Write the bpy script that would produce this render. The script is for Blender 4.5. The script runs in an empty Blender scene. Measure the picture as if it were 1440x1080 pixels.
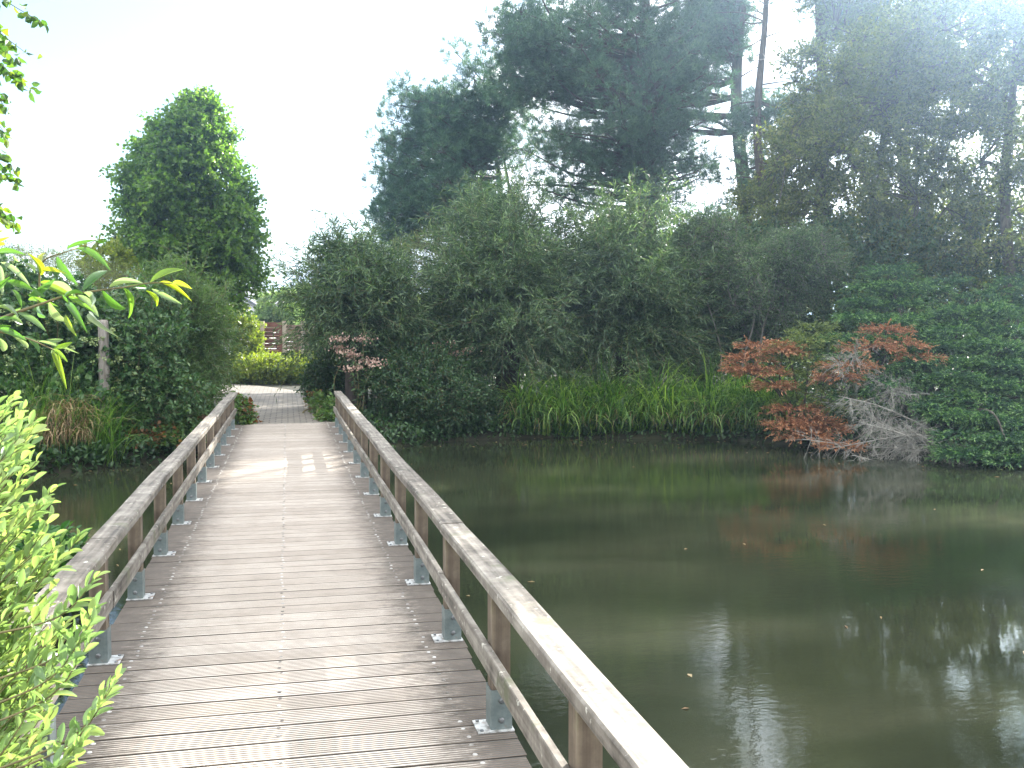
import bpy, math, random
import numpy as np
R = math.radians
SC = bpy.context.scene
COL = SC.collection

# ------------------------------------------------------------------ camera
TH = R(12.55)                      # the bridge runs along +Y, the camera looks 12.5 degrees to its right
HC = 1.6
cam = bpy.data.cameras.new('camera')
cam.lens = 35.5; cam.sensor_width = 36; cam.clip_end = 2000; cam.clip_start = 0.05
co = bpy.data.objects.new('camera', cam); COL.objects.link(co)
co.location = (0, 0, HC); co.rotation_euler = (R(90 - 2.9), 0, -TH)
SC.camera = co

# ------------------------------------------------------------------ sky, sun, exposure
SUN_AZ, SUN_EL = R(41.5), R(27)
w = bpy.data.worlds.new('World'); SC.world = w; w.use_nodes = True
nt = w.node_tree; N = nt.nodes; L = nt.links
bg = N['Background']
sky = N.new('ShaderNodeTexSky'); sky.sky_type = 'NISHITA'; sky.sun_disc = False
sky.sun_elevation = SUN_EL; sky.sun_rotation = SUN_AZ; sky.dust_density = .7; sky.air_density = 1.0
tc = N.new('ShaderNodeTexCoord'); mp = N.new('ShaderNodeMapping'); mp.inputs['Scale'].default_value = (1, 1, 2.6)
mp.inputs['Location'].default_value = (3.3, 0.7, 0.35)
cn = N.new('ShaderNodeTexNoise'); cn.inputs['Scale'].default_value = 3.6; cn.inputs['Detail'].default_value = 9; cn.inputs['Roughness'].default_value = .55
cr = N.new('ShaderNodeValToRGB'); cr.color_ramp.elements[0].position = .45; cr.color_ramp.elements[1].position = .54
mx = N.new('ShaderNodeMix'); mx.data_type = 'RGBA'
L.new(tc.outputs['Generated'], mp.inputs['Vector']); L.new(mp.outputs['Vector'], cn.inputs['Vector'])
hd = N.new('ShaderNodeVectorMath'); hd.operation = 'DOT_PRODUCT'; hv = np.array([-.16, .97, .37]); hv = hv / np.linalg.norm(hv)
hd.inputs[1].default_value = tuple(hv); L.new(tc.outputs['Generated'], hd.inputs[0])
hm = N.new('ShaderNodeMapRange'); hm.inputs['From Min'].default_value = .84; hm.inputs['From Max'].default_value = .995; hm.inputs['To Min'].default_value = .24; hm.inputs['To Max'].default_value = -.17
L.new(hd.outputs['Value'], hm.inputs['Value']); ha = N.new('ShaderNodeMath'); ha.operation = 'ADD'; L.new(cn.outputs['Fac'], ha.inputs[0]); L.new(hm.outputs[0], ha.inputs[1])
L.new(ha.outputs[0], cr.inputs['Fac']); L.new(cr.outputs['Color'], mx.inputs['Factor'])
c2 = N.new('ShaderNodeTexNoise'); c2.inputs['Scale'].default_value = 3.1; c2.inputs['Detail'].default_value = 7; L.new(mp.outputs['Vector'], c2.inputs['Vector'])
cr2 = N.new('ShaderNodeValToRGB'); e_ = cr2.color_ramp.elements; e_[0].position = .38; e_[0].color = (3.55, 3.75, 3.95, 1); e_[1].position = .62; e_[1].color = (18, 18.4, 19, 1)
L.new(c2.outputs['Fac'], cr2.inputs['Fac']); L.new(cr2.outputs['Color'], mx.inputs['B'])
L.new(sky.outputs['Color'], mx.inputs['A'])
L.new(mx.outputs['Result'], bg.inputs['Color']); bg.inputs['Strength'].default_value = .075
sl = bpy.data.lights.new('sun', 'SUN'); sl.energy = 5; sl.angle = R(.53); sl.color = (1, .955, .87)
so = bpy.data.objects.new('sun', sl); COL.objects.link(so)
so.rotation_euler = (R(90) - SUN_EL, 0, math.pi - SUN_AZ)
so.location = (30, 35, 30)
SC.view_settings.view_transform = 'Standard'; SC.view_settings.look = 'None'
SC.view_settings.exposure = 2.12; SC.view_settings.gamma = 1
cy = SC.cycles
cy.max_bounces = 6; cy.diffuse_bounces = 2; cy.glossy_bounces = 3; cy.transmission_bounces = 3
cy.volume_bounces = 0; cy.transparent_max_bounces = 4; cy.use_denoising = True
cy.caustics_reflective = False; cy.caustics_refractive = False
cy.sample_clamp_indirect = 4

# ------------------------------------------------------------------ helpers
F0 = 1420.
def at(px, d, z=0.):
    r = (px - 720) * d / F0
    return np.array([r * math.cos(TH) + d * math.sin(TH), d * math.cos(TH) - r * math.sin(TH), z])
def hz(py, d): return HC + (468 - py) / F0 * d
def A3(px, py, d): return at(px, d, hz(py, d))
UP = np.array([0, 0, 1.])
def nrm(v): return v / (np.linalg.norm(v, axis=-1, keepdims=True) + 1e-9)
def rdir(rng, n): return nrm(rng.normal(size=(n, 3)))

def thing(name, label, cat, loc=(0, 0, 0), group=None, kind=None):
    o = bpy.data.objects.new(name, None); COL.objects.link(o); o.location = tuple(map(float, loc))
    o.empty_display_size = .2
    o['label'] = label; o['category'] = cat
    if group: o['group'] = group
    if kind: o['kind'] = kind
    return o
def tag(o, label=None, cat=None, group=None, kind=None):
    if label: o['label'] = label
    if cat: o['category'] = cat
    if group: o['group'] = group
    if kind: o['kind'] = kind
    return o
def root_of(o):
    while o.parent: o = o.parent
    return o
def build(name, V, F, mat, parent=None, rnd=None, smooth=False, mats=None, midx=None):
    """V (n,3) world positions, F list of (m,k) integer arrays"""
    V = np.asarray(V, float)
    if parent is not None: V = V - np.array(root_of(parent).location)
    if not isinstance(F, list): F = [F]
    me = bpy.data.meshes.new(name)
    F = [np.asarray(f, np.int64) for f in F if len(f)]
    me.vertices.add(len(V)); me.vertices.foreach_set('co', V.astype(np.float32).ravel())
    tot = np.concatenate([np.full(len(f), f.shape[1]) for f in F])
    idx = np.concatenate([f.ravel() for f in F])
    st = np.concatenate([[0], np.cumsum(tot)[:-1]])
    me.loops.add(len(idx)); me.loops.foreach_set('vertex_index', idx.astype(np.int32))
    me.polygons.add(len(tot)); me.polygons.foreach_set('loop_start', st.astype(np.int32))
    if mats:
        for m in mats: me.materials.append(m)
        me.polygons.foreach_set('material_index', np.asarray(midx, np.int32))
    else: me.materials.append(mat)
    me.polygons.foreach_set('use_smooth', np.full(len(tot), smooth))
    if rnd is not None:
        a = me.attributes.new('rnd', 'FLOAT', 'POINT'); a.data.foreach_set('value', np.asarray(rnd, np.float32))
    me.update(calc_edges=True)
    o = bpy.data.objects.new(name, me); COL.objects.link(o)
    if parent is not None: o.parent = parent
    return o

def smoothpath(pts, n=8):
    """Catmull-Rom through pts"""
    p = np.asarray(pts, float)
    if len(p) < 3: return p[0] + (p[-1] - p[0]) * np.linspace(0, 1, n)[:, None]
    q = np.vstack([2 * p[0] - p[1], p, 2 * p[-1] - p[-2]]); out = []
    for i in range(1, len(q) - 2):
        t = np.linspace(0, 1, n, endpoint=False)[:, None]
        a, b, c, d = q[i - 1], q[i], q[i + 1], q[i + 2]
        out.append(.5 * (2 * b + (c - a) * t + (2 * a - 5 * b + 4 * c - d) * t ** 2 + (3 * b - a - 3 * c + d) * t ** 3))
    out.append(p[-1:]); return np.vstack(out)

class Tubes:
    def __init__(s): s.V = []; s.F = []; s.n = 0
    def add(s, pts, r0, r1=None, k=6, radii=None):
        pts = np.asarray(pts, float); m = len(pts)
        rr = np.asarray(radii) if radii is not None else np.linspace(r0, r0 if r1 is None else r1, m)
        t = nrm(np.gradient(pts, axis=0))
        ref = UP if abs(t[0, 2]) < .9 else np.array([1., 0, 0])
        a = nrm(np.cross(t, ref)); b = np.cross(t, a)
        th = np.arange(k) * 2 * math.pi / k
        ring = pts[:, None] + rr[:, None, None] * (a[:, None] * np.cos(th)[None, :, None] + b[:, None] * np.sin(th)[None, :, None])
        s.V.append(ring.reshape(-1, 3))
        i = np.arange(m - 1)[:, None] * k; j = np.arange(k)[None]; j2 = (j + 1) % k
        s.F.append((s.n + np.stack([i + j, i + j2, i + k + j2, i + k + j], -1)).reshape(-1, 4))
        s.n += m * k
    def build(s, name, mat, parent=None, smooth=True):
        return build(name, np.vstack(s.V), [np.vstack(s.F)], mat, parent, smooth=smooth)

def straight_twigs(O, D, Ln, r, droop=0., seg=3):
    """many thin 3 sided curved twigs at once -> V,F"""
    O = np.asarray(O); n = len(O); t = np.linspace(0, 1, seg + 1)
    Ln = np.broadcast_to(Ln, (n,)); r = np.broadcast_to(r, (n,))
    P = O[:, None] + D[:, None] * (Ln[:, None] * t)[..., None]
    P = P - UP * (np.broadcast_to(droop, (n,))[:, None] * t ** 2 * Ln[:, None])[..., None]
    a = nrm(np.cross(D, UP + .01)); b = np.cross(D, a)
    th = np.arange(3) * 2 * math.pi / 3
    rr = r[:, None] * (1 - .8 * t)[None]
    ring = P[:, :, None] + rr[:, :, None, None] * (a[:, None, None] * np.cos(th)[None, None, :, None] + b[:, None, None] * np.sin(th)[None, None, :, None])
    V = ring.reshape(-1, 3)
    base = np.arange(n)[:, None, None] * (seg + 1) * 3 + np.arange(seg)[None, :, None] * 3
    j = np.arange(3)[None, None]; j2 = (j + 1) % 3
    return V, np.stack([base + j, base + j2, base + 3 + j2, base + 3 + j], -1).reshape(-1, 4)

# leaf templates: (x across, y along, z out) and faces
def strip_template(n, prof, bend=.15, fold=.12):
    t = np.linspace(0, 1, n + 1); wv = prof(t)
    v = []
    for a, b in zip(t, wv):
        z = -bend * a * a
        v += [(-b * .5, a, z + fold * b), (0, a, z), (b * .5, a, z + fold * b)]
    f = []
    for i in range(n):
        k = i * 3; f += [(k, k + 1, k + 4, k + 3), (k + 1, k + 2, k + 5, k + 4)]
    return np.array(v), np.array(f)
T_RH = (np.array([(0, 0, 0), (.5, .45, .06), (0, 1, -.06), (-.5, .45, .06)]), np.array([(0, 1, 2, 3)]))
T_OV = (np.array([(0, 0, 0), (.42, .25, .05), (.42, .62, .03), (0, 1, -.08), (-.42, .62, .03), (-.42, .25, .05)]), np.array([(0, 1, 2, 3, 4, 5)]))
T_FOLD = (np.array([(0, 0, 0), (.45, .25, .12), (.45, .6, .1), (0, 1, -.08), (-.45, .6, .1), (-.45, .25, .12)]), np.array([(0, 1, 2, 3), (0, 3, 4, 5)]))
T_LONG = strip_template(8, lambda t: np.sin(math.pi * np.clip(t * .96 + .02, 0, 1)) ** .75 * (1 - .25 * t), .22, .14)
T_MED = strip_template(5, lambda t: np.sin(math.pi * np.clip(t * .94 + .03, 0, 1) ** 1.15) ** .62, .15, .15)

def place(P, D, Nn, Ls, Ws, T):
    tv, tf = T; n = len(P)
    D = nrm(D); Nn = nrm(Nn - D * (Nn * D).sum(-1, keepdims=True)); S = np.cross(D, Nn)
    Ls = np.broadcast_to(Ls, (n,)); Ws = np.broadcast_to(Ws, (n,))
    V = (P[:, None] + D[:, None] * (tv[None, :, 1] * Ls[:, None])[..., None]
         + S[:, None] * (tv[None, :, 0] * Ws[:, None])[..., None] + Nn[:, None] * (tv[None, :, 2] * Ls[:, None])[..., None]).reshape(-1, 3)
    F = (tf[None] + (np.arange(n) * len(tv))[:, None, None]).reshape(-1, tf.shape[1])
    return V, F
def leaf_obj(name, P, D, Nn, Ls, Ws, T, mat, parent, rnd, smooth=False):
    V, F = place(P, D, Nn, Ls, Ws, T)
    return build(name, V, [F], mat, parent, rnd=np.repeat(np.clip(rnd, 0, 1), len(T[0])), smooth=smooth)
def merge(parts):
    V = []; F = []; n = 0
    for v, f in parts:
        V.append(v); F.append(f + n); n += len(v)
    return np.vstack(V), F

# ------------------------------------------------------------------ materials
def new_mat(name):
    m = bpy.data.materials.new(name); m.use_nodes = True
    return m, m.node_tree.nodes, m.node_tree.links, m.node_tree.nodes['Principled BSDF']
def ramp(N, stops):
    r = N.new('ShaderNodeValToRGB'); e = r.color_ramp.elements
    while len(e) < len(stops): e.new(.5)
    for x, (p, c) in zip(e, stops): x.position = p; x.color = (*c, 1)
    return r
def leaf_mat(name, cols, trans=.4, rough=.45, tint=(1.25, 1.35, .55), spec=.4):
    m, N, L, b = new_mat(name)
    a = N.new('ShaderNodeAttribute'); a.attribute_name = 'rnd'
    r = ramp(N, [(i / (len(cols) - 1), c) for i, c in enumerate(cols)])
    L.new(a.outputs['Fac'], r.inputs['Fac']); L.new(r.outputs['Color'], b.inputs['Base Color'])
    b.inputs['Roughness'].default_value = rough; b.inputs['Specular IOR Level'].default_value = spec
    t = N.new('ShaderNodeBsdfTranslucent'); mu = N.new('ShaderNodeMix'); mu.data_type = 'RGBA'; mu.blend_type = 'MULTIPLY'
    mu.inputs['Factor'].default_value = 1; mu.inputs['B'].default_value = (*[x * 1.5 for x in tint], 1)
    L.new(r.outputs['Color'], mu.inputs['A']); L.new(mu.outputs['Result'], t.inputs['Color'])
    ms = N.new('ShaderNodeMixShader'); ms.inputs[0].default_value = trans
    L.new(b.outputs[0], ms.inputs[1]); L.new(t.outputs[0], ms.inputs[2])
    L.new(ms.outputs[0], N['Material Output'].inputs['Surface'])
    return m
def noise_mat(name, stops, scale=8, detail=6, rough=.85, bump=.3, stretch=(1, 1, 1), spec=.3, metallic=0, bdist=.02):
    m, N, L, b = new_mat(name)
    tc = N.new('ShaderNodeTexCoord'); mp = N.new('ShaderNodeMapping'); mp.inputs['Scale'].default_value = stretch
    n = N.new('ShaderNodeTexNoise'); n.inputs['Scale'].default_value = scale; n.inputs['Detail'].default_value = detail
    n.inputs['Roughness'].default_value = .65
    L.new(tc.outputs['Object'], mp.inputs['Vector']); L.new(mp.outputs[0], n.inputs['Vector'])
    r = ramp(N, stops); L.new(n.outputs['Fac'], r.inputs['Fac']); L.new(r.outputs['Color'], b.inputs['Base Color'])
    b.inputs['Roughness'].default_value = rough; b.inputs['Specular IOR Level'].default_value = spec; b.inputs['Metallic'].default_value = metallic
    if bump:
        bp = N.new('ShaderNodeBump'); bp.inputs['Strength'].default_value = bump; bp.inputs['Distance'].default_value = bdist
        L.new(n.outputs['Fac'], bp.inputs['Height']); L.new(bp.outputs[0], b.inputs['Normal'])
    return m
M = {}
M['bark'] = noise_mat('bark', [(.3, (.035, .028, .022)), (.7, (.12, .10, .08))], 6, bump=.6, stretch=(3, 3, .7))
M['bark_pine'] = noise_mat('bark_pine', [(.3, (.03, .022, .02)), (.7, (.10, .07, .055))], 5, bump=.6, stretch=(3, 3, .8))
M['bark_pale'] = noise_mat('bark_pale', [(.3, (.09, .08, .065)), (.7, (.20, .185, .155))], 9, bump=.4)
M['bark_willow'] = noise_mat('bark_willow', [(.3, (.02, .016, .014)), (.7, (.085, .065, .055))], 9, bump=.9, stretch=(2, 2, .8))
M['stem_green'] = noise_mat('stem_green', [(.3, (.09, .09, .04)), (.7, (.20, .16, .08))], 20, bump=0)
M['dead_twig'] = noise_mat('dead_twig', [(.3, (.14, .13, .11)), (.7, (.36, .345, .30))], 12, bump=0)
M['willow'] = leaf_mat('willow_leaf', [(.014, .032, .014), (.054, .098, .044), (.21, .28, .165)], .4, .42)
M['willow_fresh'] = leaf_mat('willow_fresh_leaf', [(.045, .085, .025), (.09, .15, .05), (.15, .21, .09)], .4, .4)
M['linden'] = leaf_mat('linden_leaf', [(.035, .08, .016), (.085, .16, .03), (.18, .27, .055)], .5, .36)
M['pine'] = leaf_mat('pine_needle', [(.016, .040, .028), (.048, .105, .064), (.14, .22, .115)], .3, .5, (1, 1.15, .6))
M['thorn'] = leaf_mat('thorn_leaf', [(.032, .045, .018), (.085, .11, .04), (.21, .21, .08)], .5, .42)
M['olive'] = leaf_mat('olive_leaf', [(.05, .07, .025), (.09, .12, .045), (.15, .18, .07)], .4, .5)
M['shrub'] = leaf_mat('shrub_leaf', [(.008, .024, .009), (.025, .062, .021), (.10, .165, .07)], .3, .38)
M['ivy'] = leaf_mat('ivy_leaf', [(.016, .045, .014), (.05, .11, .034), (.17, .25, .11)], .3, .32)
M['yellow'] = leaf_mat('yellow_hedge_leaf', [(.08, .12, .015), (.16, .20, .025), (.26, .27, .04)], .42, .45)
M['bright'] = leaf_mat('sunlit_willow_leaf', [(.30, .36, .26), (.13, .21, .085), (.22, .30, .11), (.36, .40, .16)], .4, .35, (1.15, 1.25, .7))  # pale stops: silvery leaf backs, with sunlit highlights put into the colour
M['branchleaf'] = leaf_mat('long_willow_leaf', [(.20, .25, .19), (.05, .12, .035), (.08, .17, .035), (.30, .33, .03)], .45, .32)
M['birch'] = leaf_mat('birch_leaf', [(.03, .07, .02), (.06, .12, .03), (.14, .19, .03)], .5, .4)
M['sedge'] = leaf_mat('sedge_leaf', [(.018, .05, .010), (.06, .15, .022), (.24, .34, .08)], .38, .38)
M['sedge_dry'] = leaf_mat('dry_sedge_leaf', [(.16, .10, .05), (.28, .20, .10), (.38, .30, .17)], .25, .7, (1, .9, .7))
M['juniper'] = leaf_mat('juniper_spray', [(.006, .024, .012), (.028, .085, .034), (.20, .32, .10)], .3, .5, (1, 1.2, .5))
M['juniper_olive'] = leaf_mat('olive_juniper_spray', [(.05, .075, .018), (.10, .14, .03), (.18, .22, .05)], .2, .5)
M['juniper_dead'] = leaf_mat('brown_juniper_spray', [(.12, .056, .029), (.27, .125, .06), (.42, .235, .12)], .25, .7, (1.1, .8, .6))
M['geranium'] = leaf_mat('geranium_leaf', [(.03, .075, .02), (.07, .13, .03), (.14, .19, .05)], .3, .5)
M['geranium_red'] = leaf_mat('autumn_leaf', [(.09, .045, .02), (.19, .085, .03), (.24, .17, .05)], .3, .5, (1.1, .8, .4))
M['nettle'] = leaf_mat('nettle_leaf', [(.02, .07, .018), (.04, .12, .028), (.08, .17, .04)], .3, .5)
M['pink'] = leaf_mat('faded_flower', [(.26, .15, .12), (.42, .28, .22), (.5, .38, .3)], .2, .8, (1, .9, .8))
M['ivyflower'] = leaf_mat('ivy_umbel', [(.12, .17, .05), (.18, .23, .08), (.25, .30, .12)], .1, .6)

def tubes_to(tb, a, b, r0, r1, rng, sag=.0, k=5, seg=6):
    a = np.asarray(a, float); b = np.asarray(b, float); m = (a + b) / 2; l = np.linalg.norm(b - a)
    m = m + rng.normal(size=3) * l * .07 + UP * l * sag
    p = smoothpath([a, m, b], seg); tb.add(p, r0, r1, k); return p
# ------------------------------------------------------------------ plant generators
def env_points(rng, blobs, n, shell=.45, ph=None):
    """points in a union of ellipsoids (centre, radii, weight), biased to the outside, uneven"""
    out = []; ws = np.array([b[2] for b in blobs], float); ws /= ws.sum()
    while len(out) < n:
        b = blobs[rng.choice(len(blobs), p=ws)]
        u = rdir(rng, 1)[0]; rr = (shell + (1 - shell) * rng.random() ** .6)
        bumpy = 1 + .10 * math.sin(u[0] * 5 + b[0][0]) * math.cos(u[1] * 4.3 + b[0][2]) + .07 * math.sin(u[2] * 7 + b[0][1])
        out.append(np.array(b[0]) + u * np.array(b[1]) * rr * bumpy)
    return np.array(out)
def twig_leaves(rng, O, D, Ln, n, splay=.9, droop=.15, tmin=.1, jit=.02):
    T = len(O); t = tmin + (1 - tmin) * (np.arange(n) + rng.random((T, n))) / n
    Ln = np.broadcast_to(Ln, (T,)); droop = np.broadcast_to(droop, (T,))
    P = O[:, None] + D[:, None] * (Ln[:, None] * t)[..., None] - UP * (droop[:, None] * t ** 2 * Ln[:, None])[..., None]
    td = nrm(D[:, None] - UP * (2 * droop[:, None] * t)[..., None])
    rd = nrm(rng.normal(size=(T, n, 3)))
    perp = nrm(np.cross(td, rd))
    LD = nrm(td * math.cos(splay) + perp * math.sin(splay))
    P = P + rng.normal(size=P.shape) * jit
    return P.reshape(-1, 3), LD.reshape(-1, 3)

def tree(name, label, cat, base, trunk_top, r0, blobs, nclump, rc, twigs, per, LL, LW, mat, seed,
         bark='bark', nlimb=9, T=T_RH, group=None, droop=.2, upb=.35, flat=1., crown_name='crown', shell=.45,
         trunks=None, splay=.9, twig_r=.006, nb=.9, limb_draw=1.):
    rng = np.random.default_rng(seed); base = np.array(base, float)
    root = thing(name, label, cat, base, group)
    tb = Tubes(); nodes = []
    for (b0, tt, rr) in (trunks or [(base, trunk_top, r0)]):
        b0 = np.array(b0, float); tt = np.array(tt, float); l = np.linalg.norm(tt - b0)
        mids = [b0 - UP * .15] + [b0 + (tt - b0) * f + rng.normal(size=3) * min(l * .022, .14) * np.array([1, 1, .2]) for f in (.25, .5, .75)] + [tt]
        p = smoothpath(mids, 7); rad = rr * (1 - .78 * np.linspace(0, 1, len(p)) ** 1.1); rad[0] *= 1.5; rad[1] *= 1.2; rad[2] *= 1.08
        tb.add(p, 0, k=9, radii=rad); nodes += [(q, x) for q, x in zip(p[6:], rad[6:])]
    C = env_points(rng, blobs, nclump, shell)
    NP = np.array([q for q, _ in nodes]); NR = np.array([x for _, x in nodes])
    order = rng.permutation(nclump); limbP = []
    def attach(c, P, rise):
        hd = np.linalg.norm((P - c)[:, :2], axis=1); want = c[2] - rise * hd
        return int(np.argmin(hd * .6 + np.abs(P[:, 2] - want)))
    for i in order[:nlimb]:
        c = C[i]; k = attach(c, NP, .5)
        rr = min(NR[k] * .6, r0 * .4)
        limbP.append(tubes_to(tb, NP[k], c, rr, .012, rng, .04, 6))
    LP = np.vstack(limbP + [NP])
    for i in order[nlimb:]:
        c = C[i]; k = int(np.argmin(np.linalg.norm(LP - c, axis=1)))
        if rng.random() < limb_draw: tubes_to(tb, LP[k], c, .022, .008, rng, .05, 4, 4)
    ctr = np.average([b[0] for b in blobs], axis=0, weights=[b[2] for b in blobs])
    O = np.repeat(C, twigs, 0); out = nrm(O - ctr)
    D = nrm(rdir(rng, len(O)) + out * .55 + UP * upb); D[:, 2] *= flat; D = nrm(D)
    Ln = rc * (.55 + .75 * rng.random(len(O)))
    V, F = straight_twigs(O, D, Ln, twig_r, droop)
    tv = np.vstack(tb.V); tf = np.vstack(tb.F)
    build('trunk', tv, [tf], M[bark], root, smooth=True)
    P, LD = twig_leaves(rng, O, D, Ln, per, splay, droop)
    n = len(P); Nn = rng.normal(size=(n, 3)) * nb + UP
    cl = np.repeat(rng.random(nclump), twigs * per)
    rnd = .2 * cl + .3 * np.repeat(rng.random(nclump * twigs), per) + .5 * rng.random(n)
    s = .7 + .6 * rng.random(n)
    cr = leaf_obj(crown_name, P, LD, Nn, LL * s, LW * s, T, M[mat], root, rnd)
    build('twig', V, [F], M[bark], cr)['kind'] = 'stuff'
    return root

def willow(label, base, head_z, blobs_r, top, nshoot, per, seed, mat='willow', trunk_r=.22, cat='willow', group=None, low=.35, LL=.145, LW=.024,
           name='pollard_willow', lean=(0, 0)):
    """pollard willow: short knobbly trunk, a burst of shoots with narrow leaves"""
    rng = np.random.default_rng(seed); base = np.array(base, float); root = thing(name, label, cat, base, group)
    head = base + np.array([lean[0], lean[1], head_z - base[2]])
    tb = Tubes()
    p = smoothpath([base - UP * .2, base + (head - base) * .4 + rng.normal(size=3) * .05, head - UP * .15, head + UP * .1], 6)
    n = len(p); rad = trunk_r * (1.25 - .4 * np.linspace(0, 1, n)); rad[-6:] *= np.array([1.1, 1.25, 1.45, 1.5, 1.3, .5]); tb.add(p, 0, k=12, radii=rad)
    for i in range(14):
        d = rdir(rng, 1)[0]; d[2] = abs(d[2]) * .5
        q = head + d * np.array([1, 1, .6]) * trunk_r * 1.1
        tb.add([q - d * .1, q, q + d * .12], 0, k=7, radii=[.09, .11, .03])
    # shoots
    th = rng.random(nshoot) * 2 * math.pi; u = rng.random(nshoot)
    tilt = np.where(rng.random(nshoot) < low, R(60) + R(55) * u, R(8) + R(58) * u)   # low shoots hang down
    D = np.stack([np.sin(tilt) * np.cos(th), np.sin(tilt) * np.sin(th), np.cos(tilt)], -1)
    rad_l = blobs_r; Ln = 1. / np.sqrt((np.sin(tilt) / rad_l) ** 2 + (np.cos(tilt) / (top - head_z)) ** 2)
    Ln = Ln * (.45 + .6 * rng.random(nshoot) ** .7) * (1 + .15 * np.sin(th * 3 + seed) + .1 * np.sin(th * 7))
    O = head + nrm(D) * trunk_r * .8 * rng.random((nshoot, 1))
    dr = .10 + .32 * (tilt / R(90)) ** 2 * rng.random(nshoot)
    V, F = straight_twigs(O, D, Ln, .011, dr, 5)
    # side twigs with leaves
    k = 7; t = .25 + .75 * rng.random((nshoot, k))
    SO = (O[:, None] + D[:, None] * (Ln[:, None] * t)[..., None] - UP * (dr[:, None] * t ** 2 * Ln[:, None])[..., None]).reshape(-1, 3)
    SD = nrm(np.repeat(D, k, 0) * .6 + rdir(rng, nshoot * k) * .8 + UP * .25); SL = .25 + .35 * rng.random(nshoot * k)
    P1, L1 = twig_leaves(rng, O, D, Ln, per, .75, dr, .2)
    P2, L2 = twig_leaves(rng, SO, SD, SL, max(6, per // 4), .7, .25, .05)
    V2, F2 = straight_twigs(SO, SD, SL, .004, .25, 2)
    P = np.vstack([P1, P2]); LD = nrm(np.vstack([L1, L2]) - UP * .15)
    keep = P[:, 2] > base[2] + .05
    P = P[keep]; LD = LD[keep]; n = len(P)
    build('trunk', np.vstack(tb.V), [np.vstack(tb.F)], M['bark_willow'], root, smooth=True)
    s = .65 + .7 * rng.random(n)
    cr = leaf_obj('crown', P, LD, rng.normal(size=(n, 3)) + UP * .6, LL * s, LW * (.8 + .4 * rng.random(n)), T_RH, M[mat], root, rng.beta(2, 2.2, n))
    Vt, Ft = merge([(V, F), (V2, F2)])
    build('shoot', Vt, Ft, M['stem_green'], cr)['kind'] = 'stuff'
    return root

def pine(label, base, top, r0, blobs, nclump, seed, group='pines behind the pond', tufts=46, rc=.8, nn=24, name='pine_tree', trunks=None, NL=.19, extra_dead=30):
    rng = np.random.default_rng(seed); base = np.array(base, float); root = thing(name, label, 'pine', base, group)
    tb = Tubes(); nodes = []; NRr = []
    for b0, tt, rr in (trunks or [(base, top, r0)]):
        b0 = np.array(b0, float); tt = np.array(tt, float); l = np.linalg.norm(tt - b0)
        p = smoothpath([b0 - UP * .2] + [b0 + (tt - b0) * f + rng.normal(size=3) * min(l * .018, .11) * np.array([1, 1, .1]) for f in (.25, .5, .75)] + [tt], 8)
        rad = rr * (1 - .8 * np.linspace(0, 1, len(p))); rad[0] *= 1.4; tb.add(p, 0, k=9, radii=rad); nodes.append(p); NRr.append(rad)
    NP = np.vstack([p[5:] for p in nodes]); NR = np.concatenate([r[5:] for r in NRr])
    C = env_points(rng, blobs, nclump, .35)
    for c in C:
        hd = np.linalg.norm((NP - c)[:, :2], axis=1)
        k = int(np.argmin(hd * .7 + np.abs(NP[:, 2] - (c[2] - .15 * hd))))
        tubes_to(tb, NP[k], c, min(NR[k] * .45, .07), .015, rng, -.06, 5)
    # dead lower snags
    for i in range(extra_dead):
        k = rng.integers(len(NP)); d = rdir(rng, 1)[0]; d[2] = -.05 + .25 * d[2]
        tubes_to(tb, NP[k], NP[k] + d * (.8 + 1.8 * rng.random()), .028, .006, rng, .05, 4)
    O = np.repeat(C, tufts, 0); rr = rdir(rng, len(O)) * (.35 + .65 * rng.random((len(O), 1)) ** .5)
    tp = O + rr * np.array([rc, rc, rc * .72]) * 1.15
    sub = np.linalg.norm(rr, axis=1) > .5
    V, F = straight_twigs(O[sub][::3], nrm(tp - O + 1e-4)[sub][::3], np.linalg.norm(tp - O, axis=1)[sub][::3], .008, -.1, 3)
    td = nrm(nrm(rr * np.array([1, 1, .6])) + UP * .8 + rng.normal(size=rr.shape) * .15)
    n = len(tp) * nn
    P = np.repeat(tp, nn, 0); D = nrm(np.repeat(td, nn, 0) * .95 + rdir(rng, n))
    P = P + np.repeat(td, nn, 0) * (rng.random((n, 1)) - .7) * .13
    build('trunk', np.vstack(tb.V), [np.vstack(tb.F)], M['bark_pine'], root, smooth=True)
    cl = np.repeat(rng.random(len(C)), tufts * nn)
    cr = leaf_obj('crown', P, D, rng.normal(size=(n, 3)), NL * (.75 + .4 * rng.random(n)), .017, T_RH, M['pine'], root, .22 * cl + .48 * np.repeat(rng.random(len(tp)), nn) + .3 * rng.random(n))
    build('branch', V, [F], M['bark_pine'], cr)['kind'] = 'stuff'
    return root

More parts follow.
